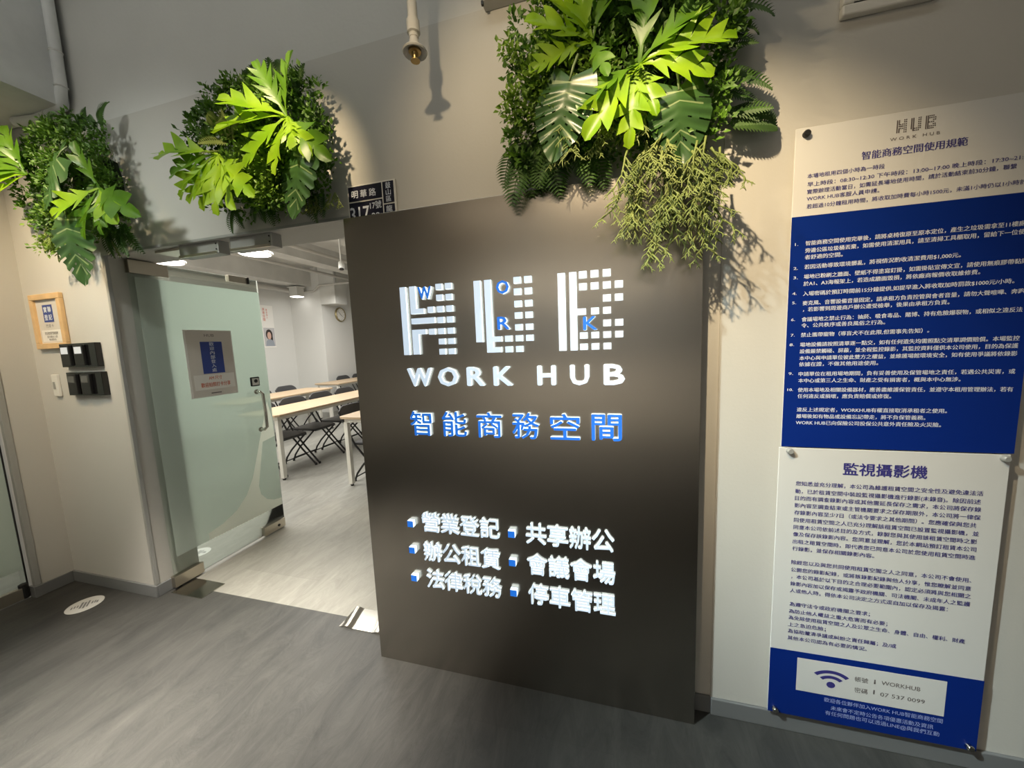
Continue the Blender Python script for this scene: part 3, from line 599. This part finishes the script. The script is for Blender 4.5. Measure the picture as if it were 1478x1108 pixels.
def basis(direction, normal):
    y = Vector(direction).normalized(); z = Vector(normal); z = (z-y*z.dot(y)).normalized(); x = y.cross(z)
    return Matrix((x, y, z)).transposed().to_4x4()
def place(mb, start, mat4, at):
    m_ = Matrix.Translation(Vector(at)) @ mat4
    mb.bm.verts.ensure_lookup_table()
    for v in mb.bm.verts[start:]: v.co = m_ @ v.co
def lobed_leaf(parent, at, d, L, m_, nrm=(0, -1, .35), seed=0):
    r = random.Random(seed); nl = r.choice((3, 4, 5)); ph = (r.uniform(0, .3), r.uniform(0, .3)); mb = MB()
    def wd(t, s):
        if t < .16: return .006+.01*t
        u = (t-.16)/.84; env = math.sin(PI*min(1, u*1.0)**.75)*.175+.012; x = (u*nl+ph[s]) % 1
        return max(.004, L*env*(1.25 if x > .12 else .55)*(.38+.75*x)) if u < .9 else max(.002, L*.16*(1-u)/.1*.55)
    leaf_strip(mb, 46, wd, L, r.uniform(.3, .7), r.uniform(.05, .3), .12)
    # lobes sweep toward the tip
    for v in mb.bm.verts: v.co.y += abs(v.co.x)*.75
    place(mb, 0, basis(d, nrm) @ Matrix.Rotation(r.uniform(-.3, .3), 4, 'Y'), at)
    return mb.build('lobed_leaf', m_, parent, smooth=True, fixn=False)
def monstera(parent, at, d, L, nrm=(0, -1, .25), seed=0):
    r = random.Random(seed); mb = MB(); n, m2 = 44, 8; rows = []
    for i in range(n+1):
        t = i/n; row = []
        hw = L*.50*(math.sin(PI*min(1, (t*.93+.07))**.62)**.8)*(1 if t < .97 else .4)+.002
        for j in range(-m2, m2+1):
            s = j/m2; x = s*hw; y = L*t*.92+abs(s)*L*(.34*t+.03-.24*max(0, .16-t)/.16)*(1-.3*t); z = -.16*abs(x)-L*.30*t*t+.05*abs(x)*math.sin(t*7*2*PI)
            row.append(mb.bm.verts.new((x, y, z)))
        rows.append(row)
    for i in range(n):
        t = (i+.5)/n; fr = (t*6.5) % 1
        for j in range(2*m2):
            s = abs((j+.5-m2)/m2)
            if .16 < t < .9 and fr < .13 and .58 < s: continue
            if .2 < t < .8 and fr < .13 and .30 < s < .42: continue
            mb.mi = 1 if s < .05 or (.5 < fr < .57 and s < .8) else 0
            mb.face([rows[i][j], rows[i][j+1], rows[i+1][j+1], rows[i+1][j]])
    k = len(mb.bm.verts); mb.mi = 1; mb.tube([(0, -.07, .0), (0, -.03, .004), (0, .01, 0)], [.004, .004, .003], 6)
    place(mb, 0, basis(d, nrm), at)
    return mb.build('monstera_leaf', [M['mon'], M['vein']], parent, smooth=True, fixn=False)
def frond(parent, at, d, L, m_, seed, nrm=(0, -1, .2), nl=15):
    r = random.Random(seed); mb = MB(); bend = r.uniform(.5, 1.3)
    P_ = lambda t: Vector((0, L*math.sin(bend*t)/bend, -L*(1-math.cos(bend*t))/bend))
    mb.tube([P_(i/8) for i in range(9)], [.0022-.0015*i/8 for i in range(9)], 5)
    for i in range(1, nl+1):
        t = i/(nl+.5); p = P_(t); ll = L*.26*math.sin(PI*(.12+.85*t))**.8
        for s in (-1, 1):
            q = p+Vector((s*ll, ll*.55, -.25*ll)); w_ = L*.016; v = [p+Vector((0, -w_, 0)), p+Vector((s*ll*.55, ll*.2-w_, .02*ll)), q, p+Vector((s*ll*.5, ll*.36+w_, .02*ll)), p+Vector((0, w_, 0))]
            mb.face([mb.bm.verts.new(c) for c in v])
    place(mb, 0, basis(d, nrm), at)
    return mb.build('fern_frond', m_, parent, fixn=False)
def sprig(parent, at, d, L, m_, seed, name='hanging_sprig', depth=4):
    """antler-like forked hanging stem"""
    r = random.Random(seed); mb = MB()
    def grow(p, v, l, rad, k):
        pts = [p]; q = p.copy(); dirv = v.copy(); n = 4
        for i in range(n):
            dirv = (dirv+Vector((r.uniform(-.25, .25), r.uniform(-.2, .15), -.16+r.uniform(-.1, .1)))).normalized(); q = q+dirv*l/n; pts.append(q.copy())
        mb.tube(pts, [rad*(1-.35*i/n) for i in range(n)]+[rad*.5 if k > 0 else rad*.15], 5)
        if k > 0:
            for i in range(1, n+1):
                for s in ((-1, 1) if i == n else (r.choice((-1, 1)),)):
                    side = Vector((s*r.uniform(.5, 1.1), r.uniform(-.5, .35), r.uniform(-.1, .5)))
                    grow(pts[i], (dirv+side).normalized(), l*r.uniform(.42, .62), rad*.72, k-1 if i == n else k-2 if k > 1 else 0)
    grow(Vector(at), Vector(d).normalized(), L, .0042, depth-1)
    return mb.build(name, m_, parent, smooth=True, fixn=False)
def mat_foliage(parent, outline, count, size, m_, seed, y0, name, spread=.06, keep=None, nclump=160):
    """dense small-leaved mat filling the outline polygon"""
    r = random.Random(seed); xs_ = [p[0] for p in outline]; zs_ = [p[1] for p in outline]; mb = MB()
    def inside(x, z):
        c = False; n = len(outline)
        for i in range(n):
            (xa, za), (xb, zb) = outline[i], outline[i-1]
            if (za > z) != (zb > z) and x < (xb-xa)*(z-za)/(zb-za)+xa: c = not c
        return c
    k = 0; clumps = []
    while len(clumps) < nclump:
        x = r.uniform(min(xs_), max(xs_)); z = r.uniform(min(zs_), max(zs_))
        if inside(x, z) and (keep is None or keep(x, z)): clumps.append((x, y0-r.uniform(0, spread), z))
    while k < count:
        cx, cyy, cz = r.choice(clumps); u = Vector((r.gauss(0, 1), r.gauss(0, 1), r.gauss(0, 1))).normalized(); u.y = -abs(u.y)
        c = Vector((cx, cyy, cz))+u*r.uniform(.005, .042); c.y = min(c.y, W-.014)
        d = (u*.8+Vector((r.uniform(-.8, .8), r.uniform(-.6, .2), r.uniform(-.6, .9)))).normalized(); nn = Vector((r.uniform(-.7, .7), -1, r.uniform(-.2, 1.0)))
        l = size*r.uniform(.7, 1.3); st = len(mb.bm.verts)
        vs = [mb.bm.verts.new(q) for q in ((0, 0, 0), (-.32*l, .45*l, .06*l), (0, .5*l, -.02*l), (.32*l, .45*l, .06*l), (0, l, -.1*l))]
        mb.face([vs[0], vs[2], vs[1]]); mb.face([vs[0], vs[3], vs[2]]); mb.face([vs[1], vs[2], vs[4]]); mb.face([vs[2], vs[3], vs[4]])
        B_ = basis(d, nn); B_.translation = c
        for v in vs: v.co = B_ @ v.co
        k += 1
    o = mb.build(name, m_, parent, fixn=False); o['kind'] = 'stuff'; return o
def garden(loc, label):
    return thing('hanging_garden', loc, label, 'plant wall', 'hanging gardens on the facade')
def backing(parent, pts):
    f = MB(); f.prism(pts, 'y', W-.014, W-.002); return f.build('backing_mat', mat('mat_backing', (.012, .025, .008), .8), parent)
def shrink(pts, k):
    cx = sum(p[0] for p in pts)/len(pts); cz = sum(p[1] for p in pts)/len(pts); return [(cx+(x-cx)*k, cz+(z-cz)*k) for x, z in pts]
def fan(parent, at, specs, seed):
    for i, (dx, dz, L, m_) in enumerate(specs):
        lobed_leaf(parent, at, (dx, -.35, dz), L*1.12, M[m_], nrm=(dx*-.2, -1, .45), seed=seed+i)

# right-hand garden
G = garden((0.02, 1.40, 2.15), 'largest garden of artificial leaves with trailing antler fern over the steel panel')
out = [(-.33, 2.13), (-.34, 2.45), (-.31, 2.63), (-.18, 2.78), (.36, 2.80), (.39, 2.5), (.37, 2.15), (.30, 2.08), (-.1, 2.13)]
backing(G, shrink(out, .6))
mat_foliage(G, out, 8500, .022, M['box'], 11, 1.40, 'boxwood_foliage', .09, nclump=330)
mat_foliage(G, [(-.33, 2.2), (-.33, 2.5), (-.12, 2.6), (.02, 2.35), (-.1, 2.22)], 1900, .020, M['box2'], 12, 1.345, 'lime_foliage', .05, nclump=70)
fan(G, (-.05, 1.29, 2.43), [(-.8, .35, .20, 'lobed'), (-.95, -.25, .19, 'lobed'), (-.3, 1, .22, 'lobed'), (.35, 1, .22, 'lobed2'), (.2, -.6, .14, 'lobed2'), (-.55, .85, .2, 'lobed')], 100)
fan(G, (.09, 1.28, 2.33), [(1, .12, .24, 'lobed'), (.9, -.35, .2, 'lobed'), (.75, .55, .2, 'lobed2'), (.25, -1, .16, 'lobed'), (-.2, -1, .22, 'lobed'), (-.65, -.8, .24, 'lobed'), (-.9, -.45, .2, 'lobed2'), (.1, 1, .2, 'lobed2')], 120)
fan(G, (.10, 1.30, 2.50), [(.9, .5, .2, 'lobed2'), (-.2, 1, .22, 'lobed2'), (.5, 1, .22, 'lobed'), (-.75, .3, .16, 'lobed'), (.05, -1, .12, 'lobed2')], 140)
monstera(G, (-.115, 1.25, 2.315), (-.36, -.12, -1), .20, seed=1, nrm=(-.15, -1, .2))
monstera(G, (.20, 1.27, 2.235), (.10, -.15, -1), .18, seed=2, nrm=(.1, -1, .1))
for i in range(16):
    x = rng.uniform(-.34, -.05); frond(G, (x, 1.37, 2.22+rng.uniform(-.05, .05)), (rng.uniform(-.5, .4), -.5, -1), rng.uniform(.15, .22), M['fern'], 200+i)
for i in range(14):
    z = rng.uniform(2.15, 2.75); frond(G, (.34, 1.38, z), (1, -.45, rng.uniform(-.5, .4)), rng.uniform(.10, .17), M['fern'], 230+i, nrm=(0, -1, .6))
for i in range(12):
    frond(G, (rng.uniform(.1, .33), 1.36, rng.uniform(2.35, 2.7)), (rng.uniform(-.6, .6), -.9, rng.uniform(-.6, .3)), rng.uniform(.12, .18), M['fern'], 250+i)
frond(G, (.36, 1.37, 2.155), (1, -.25, .05), .17, M['fern'], 270, nl=20)
for i in range(26):
    x = rng.uniform(-.18, .10); sprig(G, (x, 1.31+rng.uniform(-.03, .03), 2.20+rng.uniform(-.04, .06)), (rng.uniform(-.5, .5), -.35, -1), rng.uniform(.05, .075), M['sprig'], 300+i, depth=3)
for i in range(34):
    x = rng.uniform(.04, .33); z = 2.12-rng.uniform(0, .16); sprig(G, (x, 1.30+rng.uniform(-.03, .02), z), (rng.uniform(-.6, .5), -.25, -1), rng.uniform(.06, .10), M['sprig'], 340+i)
for (x, z, dx) in ((.16, 1.95, -.05), (.15, 1.88, 0), (.14, 1.84, .1), (.05, 1.99, -.7), (.08, 1.97, -.6), (.28, 1.98, .2), (.30, 1.92, .2), (.29, 1.86, .25), (.25, 1.93, -.2), (.10, 1.95, -.3), (.19, 1.90, .3), (.12, 2.0, -.6), (.27, 1.90, -.15)):
    sprig(G, (x, 1.30, z), (dx, -.15, -1), .085, M['sprig'], int(900+x*1000+z*10))

# middle garden
G = garden((-1.47, 1.40, 2.13), 'middle garden of artificial leaves on the lintel, with two fans of bright lobed leaves')
out = [(-1.80, 2.60), (-1.68, 2.63), (-1.5, 2.64), (-1.24, 2.63), (-1.12, 2.55), (-1.10, 2.35), (-1.13, 2.18), (-1.20, 2.13), (-1.45, 2.11), (-1.70, 2.15), (-1.77, 2.25), (-1.82, 2.45)]
backing(G, shrink(out, .55))
mat_foliage(G, out, 9000, .022, M['box'], 21, 1.40, 'boxwood_foliage', .09, nclump=330)
mat_foliage(G, [(-1.55, 2.2), (-1.52, 2.45), (-1.38, 2.48), (-1.30, 2.3), (-1.32, 2.14), (-1.42, 2.13)], 2800, .021, M['box2'], 22, 1.335, 'lime_foliage', .05, nclump=80)
fan(G, (-1.225, 1.27, 2.42), [(-1, .42, .27, 'lobed'), (-1, .02, .29, 'lobed'), (-.75, -.6, .24, 'lobed'), (-.28, -1, .21, 'lobed'), (.6, -.8, .2, 'lobed'), (.9, -.9, .25, 'lobed2'), (.25, 1, .2, 'lobed2'), (-.35, .9, .2, 'lobed2'), (.3, -.75, .15, 'lobed')], 400)
fan(G, (-1.60, 1.27, 2.34), [(-1, .28, .30, 'lobed'), (-1, -.1, .25, 'lobed2'), (-.85, -.5, .25, 'lobed'), (-.45, -1, .22, 'lobed'), (0, -1, .23, 'lobed'), (.42, -1, .25, 'lobed'), (.8, -.75, .27, 'lobed'), (-.6, -.8, .22, 'lobed')], 430)
monstera(G, (-1.165, 1.26, 2.27), (-.45, -.2, -1), .21, seed=3, nrm=(-.1, -1, .35))
for i in range(22):
    frond(G, (rng.uniform(-1.5, -1.25), 1.37, 2.57+rng.uniform(-.05, .03)), (rng.uniform(-.8, .3), -.4, 1), rng.uniform(.12, .17), M['fern'], 450+i)
for i in range(12):
    frond(G, (rng.uniform(-1.70, -1.15), 1.37, 2.17), (rng.uniform(-.5, .5), -.4, -1), rng.uniform(.08, .13), M['fern'], 480+i)
for i in range(8):
    frond(G, (-1.62+rng.uniform(-.03, .06), 1.33, 2.42+rng.uniform(-.05, .06)), (rng.uniform(-.3, .5), -.5, rng.uniform(-.2, 1)), .12, M['sprig'], 500+i)
for i in range(8):
    sprig(G, (rng.uniform(-1.32, -1.1), 1.36, 2.15), (rng.uniform(-.3, .6), -.2, -1), .045, M['sprig'], 520+i, depth=3)

# left garden
G = garden((-2.7, 1.40, 2.15), 'left garden of artificial leaves in the corner, with two dark monstera leaves')
out = [(-3.02, 2.66), (-2.85, 2.70), (-2.55, 2.70), (-2.40, 2.62), (-2.36, 2.45), (-2.36, 2.2), (-2.42, 2.13), (-2.8, 2.14), (-3.02, 2.22), (-3.08, 2.40)]
backing(G, shrink(out, .55))
mat_foliage(G, out, 7000, .022, M['box'], 31, 1.40, 'boxwood_foliage', .09, nclump=270)
mat_foliage(G, [(-3.02, 2.1), (-3.0, 2.28), (-2.85, 2.30), (-2.74, 2.2), (-2.8, 2.08)], 500, .02, M['box2'], 32, 1.36, 'lime_foliage', .04, nclump=30)
fan(G, (-2.93, 1.29, 2.47), [(-1, .55, .28, 'lobed2'), (-1, .25, .30, 'lobed2'), (-1, -.05, .28, 'lobed'), (-.9, -.45, .24, 'lobed'), (-.2, 1, .24, 'lobed2'), (-.6, .9, .24, 'lobed2')], 600)
fan(G, (-2.38, 1.28, 2.32), [(-.9, -.35, .27, 'lobed'), (-.6, -.9, .24, 'lobed2'), (-.1, -1, .2, 'lobed2'), (.7, -.65, .26, 'lobed'), (.95, -.5, .3, 'lobed2'), (.3, -1, .18, 'lobed2'), (-.3, 1, .2, 'lobed2')], 630)
monstera(G, (-2.60, 1.26, 2.49), (-.85, -.15, -.62), .27, seed=5, nrm=(0, -1, .35))
monstera(G, (-2.60, 1.25, 2.21), (-.12, -.1, -1), .28, seed=6, nrm=(.1, -1, .3))
for i in range(20):
    frond(G, (rng.uniform(-3.0, -2.42), 1.37, 2.66), (rng.uniform(-.7, .7), -.5, 1), rng.uniform(.08, .14), M['fern'], 650+i)
for i in range(14):
    frond(G, (rng.uniform(-2.55, -2.38), 1.36, 2.18), (rng.uniform(-.3, .7), -.3, -1), rng.uniform(.10, .17), M['fern'], 680+i)
for i in range(18):
    sprig(G, (rng.uniform(-2.98, -2.72), 1.34, 2.20+rng.uniform(-.04, .06)), (rng.uniform(-.5, .4), -.3, -1), rng.uniform(.045, .06), M['spriglime'], 700+i, depth=3)
for i in range(8):
    sprig(G, (rng.uniform(-2.95, -2.5), 1.36, 2.12), (rng.uniform(-.3, .3), -.1, -1), rng.uniform(.04, .06), M['sprig'], 730+i, depth=3)

# ------------------------------------------------------------------ meeting room furniture
def make_table(x0, x1, y0, y1, label):
    TZ = .782; t = thing('folding_table', ((x0+x1)/2, (y0+y1)/2, 0), label, 'table', 'long tables in the meeting room')
    c = .035; f = MB(); f.prism([(x0+c, y0), (x1-c, y0), (x1, y0+c), (x1, y1-c), (x1-c, y1), (x0+c, y1), (x0, y1-c), (x0, y0+c)], 'z', TZ-.026, TZ); f.build('tabletop', M['maple'], t, bevel=.004)
    f = MB(); a = .045; b = .03
    f.box(x0+a, x1-a, y0+a, y0+a+b, TZ-.068, TZ-.0265); f.box(x0+a, x1-a, y1-a-b, y1-a, TZ-.068, TZ-.0265); f.box(x0+a, x0+a+b, y0+a+b, y1-a-b, TZ-.068, TZ-.0265); f.box(x1-a-b, x1-a, y0+a+b, y1-a-b, TZ-.068, TZ-.0265); f.build('apron', M['tableleg'], t)
    for sx in (x0+.06, x1-.06):
        for sy in (y0+.06, y1-.06):
            f = MB(); f.box(sx-.024, sx+.024, sy-.024, sy+.024, .022, TZ-.0685); l = f.build('leg', M['tableleg'], t, bevel=.003)
            f = MB(); f.lathe((sx, sy, 0), (0, 0, 1), [(.016, 0), (.018, .01), (.018, .022)], 14); f.build('foot', M['black'], l)
    return t
make_table(-4.26, -3.66, 3.21, 5.46, 'long maple table with white legs nearest the open glass door edge')
make_table(-5.74, -5.10, 3.95, 5.75, 'maple table in the back row, its rounded end beside the bare wall')
make_table(-2.83, -2.20, 3.20, 5.30, 'maple table corner cut off by the edge of the steel panel')
make_table(-6.20, -5.56, 6.40, 8.46, 'farthest maple table below the round wall clock')
def make_chair(x, y, label):
    """folding chair facing +X"""
    t = thing('folding_chair', (x, y, 0), label, 'chair', 'black folding chairs in the meeting room')
    hw = .215; r = .0115
    f = MB(); n = 8; pts = []
    for i in range(n+1):
        for j in range(n+1): pass
    f.prism([(x-.20, y-.19), (x-.16, y-.205), (x+.12, y-.205), (x+.19, y-.17), (x+.20, y-.10), (x+.20, y+.10), (x+.19, y+.17), (x+.12, y+.205), (x-.16, y+.205), (x-.20, y+.19)], 'z', .435, .458); f.build('seat', M['seat'], t, bevel=.008)
    mb = MB(); cols = []
    for j in range(13):                                       # curved back panel with rounded top corners
        v = -1+2*j/12; yy = y+v*.215; dx = -.028*(1-v*v); top = .86-.05*max(0, abs(v)-.55)**2/.2025*1.0; lo = .665+.02*max(0, abs(v)-.7)/.3
        cols.append([mb.bm.verts.new((x-.30+dx, yy, lo)), mb.bm.verts.new((x-.335+dx, yy, top)), mb.bm.verts.new((x-.351+dx, yy, top)), mb.bm.verts.new((x-.316+dx, yy, lo))])
    for a, b in zip(cols, cols[1:]):
        for k in range(4): mb.face([a[k], b[k], b[(k+1) % 4], a[(k+1) % 4]])
    mb.face(cols[0]); mb.face(list(reversed(cols[-1]))); mb.build('backrest', M['seat'], t, smooth='auto', bevel=.006)
    for s in (-1, 1):
        f = MB(); f.tube([(x-.345, y+s*hw, .80), (x-.25, y+s*hw, .60), (x-.16, y+s*(hw+.004), .43), (x+.05, y+s*(hw+.008), .20), (x+.235, y+s*(hw+.012), .012)], r, 8); l = f.build('leg', M['black'], t, smooth='auto')
        f = MB(); f.lathe((x+.238, y+s*(hw+.012), .0), (0, 0, 1), [(.015, 0), (.015, .028)], 10); f.build('rubber_foot', M['black'], l)
        f = MB(); f.tube([(x+.15, y+s*(hw-.025), .43), (x+.02, y+s*(hw-.025), .31), (x-.10, y+s*(hw-.025), .20), (x-.19, y+s*(hw-.025), .09), (x-.225, y+s*(hw-.025), .012)], r, 8); l = f.build('leg', M['black'], t, smooth='auto')
        f = MB(); f.lathe((x-.226, y+s*(hw-.025), .0), (0, 0, 1), [(.015, 0), (.015, .028)], 10); f.build('rubber_foot', M['black'], l)
    f = MB(); f.tube([(x-.208, y-hw+.025, .05), (x-.208, y+hw-.025, .05)], .008, 8); f.build('stretcher', M['black'], t, smooth='auto')
    f = MB(); f.tube([(x+.10, y-hw, .145), (x+.10, y+hw, .145)], .007, 8); f.build('stretcher', M['black'], t, smooth='auto')
    f = MB(); f.box(x-.18, x+.18, y-.18, y+.18, .424, .434); f.build('seat_frame', M['black'], t)
    return t
proto = make_chair(-4.0, 3.57, 'black folding chair at the nearest long table, end seat cut by the glass door edge')
def chair(x, y, label):
    c = copy_tree(proto); c.location = (x, y, 0); c['label'] = label
    return c
chair(-4.0, 4.085, 'black folding chair at the nearest long table, second seat from the glass door')
chair(-4.0, 4.60, 'black folding chair at the nearest long table, third seat from the glass door')
chair(-4.0, 5.12, 'black folding chair at the nearest long table, fourth seat, beside the steel panel edge')
chair(-2.60, 3.57, 'black folding chair pushed under the table that the steel panel cuts off')
chair(-5.55, 5.42, 'black folding chair behind the back-row table, its whole backrest showing above the tabletop')
chair(-5.55, 4.88, 'black folding chair behind the back-row table, backrest half hidden by the glass door edge')
chair(-6.0, 7.48, 'black folding chair at the farthest table, backrest below the wall clock')
chair(-6.0, 8.04, 'black folding chair at the farthest table, at the steel panel edge')

# wall clock, poster, cameras, pipes, lamps
t = thing('wall_clock', (XR2+.01, 7.85, 2.2), 'round wall clock with pale face high on the room wall', 'clock')
cc = (XR2+.001, 7.78, 2.355)
f = MB(); f.lathe(cc, (1, 0, 0), [(.175, 0), (.178, .02), (.165, .04), (.150, .038), (.150, .02)], 40); f.build('rim', mat('bronze_rim', (.30, .25, .13), .35, metal=.6), t, smooth='auto')
f = MB(); f.lathe((cc[0]+.02, cc[1], cc[2]), (1, 0, 0), [(.151, 0), (.151, .003)], 40); f.build('dial', M['paperw'], t)
f = MB()
for k in range(12):
    a = k*PI/6; f.prism([(cc[1]+math.sin(a)*r_+math.cos(a)*w_, cc[2]+math.cos(a)*r_-math.sin(a)*w_) for r_, w_ in ((.118, -.005), (.118, .005), (.138, .005), (.138, -.005))], 'x', cc[0]+.0232, cc[0]+.0245)
f.build('hour_marks', M['inkgrey'], t)
for a, L_, w_ in ((2.2, .085, .006), (-.75, .12, .005)):
    f = MB(); f.prism([(cc[1]+math.sin(a)*r_+math.cos(a)*q, cc[2]+math.cos(a)*r_-math.sin(a)*q) for r_, q in ((-.02, -w_), (-.02, w_), (L_, w_*.5), (L_, -w_*.5))], 'x', cc[0]+.025, cc[0]+.0265); f.build('hand', M['black'], t)
def poster(y0, y1, z0, z1):
    X = XR+.002; t = thing('wall_poster', (X, (y0+y1)/2, z0), 'tall poster with red lettering over a portrait of a dark-haired person', 'poster')
    f = MB(); f.box(X, X+.006, y0, y1, z0, z1); f.build('sheet', M['paperw'], t)
    zm = z0+(z1-z0)*.47; yc = y0+(y1-y0)*.52; w_ = (y1-y0); h_ = zm-z0
    f = MB(); f.box(X+.0062, X+.0072, y0+w_*.12, y1-w_*.03, z0+.03, zm); f.build('photo_print', mat('print_ground', (.50, .49, .50), .6), t)
    def ell(cy2, cz2, ry, rz, name, m_, dx):
        f = MB(); f.prism([(cy2+ry*math.cos(2*PI*i/24), cz2+rz*math.sin(2*PI*i/24)) for i in range(24)], 'x', X+dx, X+dx+.0005); f.build(name, m_, t)
    ell(yc, z0+h_*.66, w_*.26, h_*.26, 'hair_print', M['hair'], .0073); ell(yc+w_*.13, z0+h_*.45, w_*.13, h_*.24, 'hair_print', M['hair'], .0073)
    ell(yc, z0+h_*.60, w_*.155, h_*.19, 'face_print', M['skin'], .0079)
    f = MB(); f.prism([(y0+w_*.2, z0+.03), (y1-w_*.1, z0+.03), (y1-w_*.18, z0+h_*.34), (yc+w_*.08, z0+h_*.42), (yc-w_*.08, z0+h_*.42), (y0+w_*.26, z0+h_*.33)], 'x', X+.0079, X+.0084); f.build('clothes_print', mat('print_shirt', (.30, .33, .38), .6), t)
    text_mesh([(c_, y0+w_*.2, y0+w_*.36, z1-.09-.075*i, .07) for i, c_ in enumerate('商務空間')]+[(c_, y0+w_*.45, y0+w_*.56, z1-.10-.055*i, .05) for i, c_ in enumerate('歡迎加入')], 0, 'poster_text', M['inkred'], t, .01, normal='+x', xpl=X+.0068)
poster(6.36, 6.68, 1.60, 2.53)
def camera_unit(c, look, stem, name, label, cat):
    t = thing(name, c, label, cat); cv = Vector(c); lk_ = Vector(look).normalized()
    f = MB(); f.lathe(cv-lk_*.05, lk_, [(.03, 0), (.042, .01), (.042, .10), (.034, .11)], 18); f.build('housing', M['whitegloss'], t, smooth='auto')
    f = MB(); f.lathe(cv+lk_*.055, lk_, [(.034, 0), (.034, .012), (.02, .018)], 18); f.build('lens', M['black'], t)
    f = MB(); f.tube([cv, Vector(stem)], .012, 8); f.build('bracket', M['whitegloss'], t)
camera_unit((-6.42, 7.42, 2.66), (.6, -.75, -.1), (XR2, 7.42, 2.72), 'security_camera', 'small white security camera bracketed on the room wall left of the clock', 'camera')
camera_unit((-3.80, 4.66, 2.72), (.2, -.3, -1), (-3.80, 4.66, 3.39), 'spot_lamp', 'white drop-pipe spot hanging from the room ceiling near the steel panel', 'lamp')
def pipe(pts, r, label, clips=()):
    t = thing('ceiling_pipe', pts[0], label, 'pipe'); f = MB(); f.tube(pts, r, 12); f.build('pipe', M['pipe'], t, smooth='auto')
    for c in clips:
        f = MB(); f.box(c[0]-.02, c[0]+.02, c[1]-.012, c[1]+.012, c[2], 3.395 if c[0] > -6.75 else 2.978); f.build('hanger', M['trim'], t)
    return t
pipe([(-7.2, 1.72, 2.90), (-7.2, 7.18, 2.90)], .055, 'thick white pipe along the top of the poster wall', [(-7.2, 3.4, 2.955), (-7.2, 6.0, 2.955)])
pipe([(-5.85, 1.72, 3.1), (-5.85, 9.4, 3.1)], .03, 'slim white pipe under the slab, nearest to the thick wall pipe', [(-5.85, 3.2, 3.13), (-5.85, 6.4, 3.13)])
pipe([(-4.75, 1.72, 3.12), (-4.75, 9.4, 3.12)], .03, 'slim white pipe under the slab between the two lit lamps', [(-4.75, 3.4, 3.15), (-4.75, 6.4, 3.15)])
pipe([(-7.0, 7.15, 2.86), (-6.62, 7.12, 2.86), (-6.45, 7.10, 2.97), (-5.2, 7.10, 2.97)], .022, 'bent white conduit leaving the grey junction box', [(-6.0, 7.10, 2.99)])
t = thing('junction_box', (-6.95, 6.95, 2.75), 'square grey box hung at the end of the thick wall pipe', 'box')
f = MB(); f.box(-7.05, -6.83, 6.85, 7.05, 2.74, 2.93); f.build('case', M['roomceil'], t, bevel=.005)
f = MB(); f.box(-7.08, -6.80, 6.83, 7.06, 2.931, 2.945); f.build('lid', M['whitegloss'], t); f = MB(); f.box(-7.04, -6.84, 6.86, 7.04, 2.725, 2.739); f.build('emissive_strip', M['lampglow'], t)  # emissive strip gives the box a bright bottom edge
f = MB(); f.box(-6.95, -6.93, 6.94, 6.96, 2.946, 2.979); f.build('hanger', M['trim'], t)
def ceiling_lamp(x, y, z, label):
    t = thing('ceiling_lamp', (x, y, z), label, 'lamp', 'round lamps in the meeting room')
    f = MB(); f.lathe((x, y, z), (0, 0, 1), [(.17, .006), (.19, .012), (.19, .03), (.12, .06), (.03, .075)], 30); f.build('shade', M['whitegloss'], t, smooth='auto')
    f = MB(); f.lathe((x, y, z), (0, 0, 1), [(.165, 0), (.168, .008)], 30); f.build('diffuser', M['lampglow'], t)
    f = MB(); f.tube([(x, y, z+.07), (x, y, 3.395)], .008, 8); f.build('rod', M['whitegloss'], t)
ceiling_lamp(-5.55, 3.55, 2.70, 'lit round lamp seen just right of the top hinge of the glass door')
ceiling_lamp(-4.22, 3.66, 2.70, 'lit round lamp seen just under the right-hand lock bar')
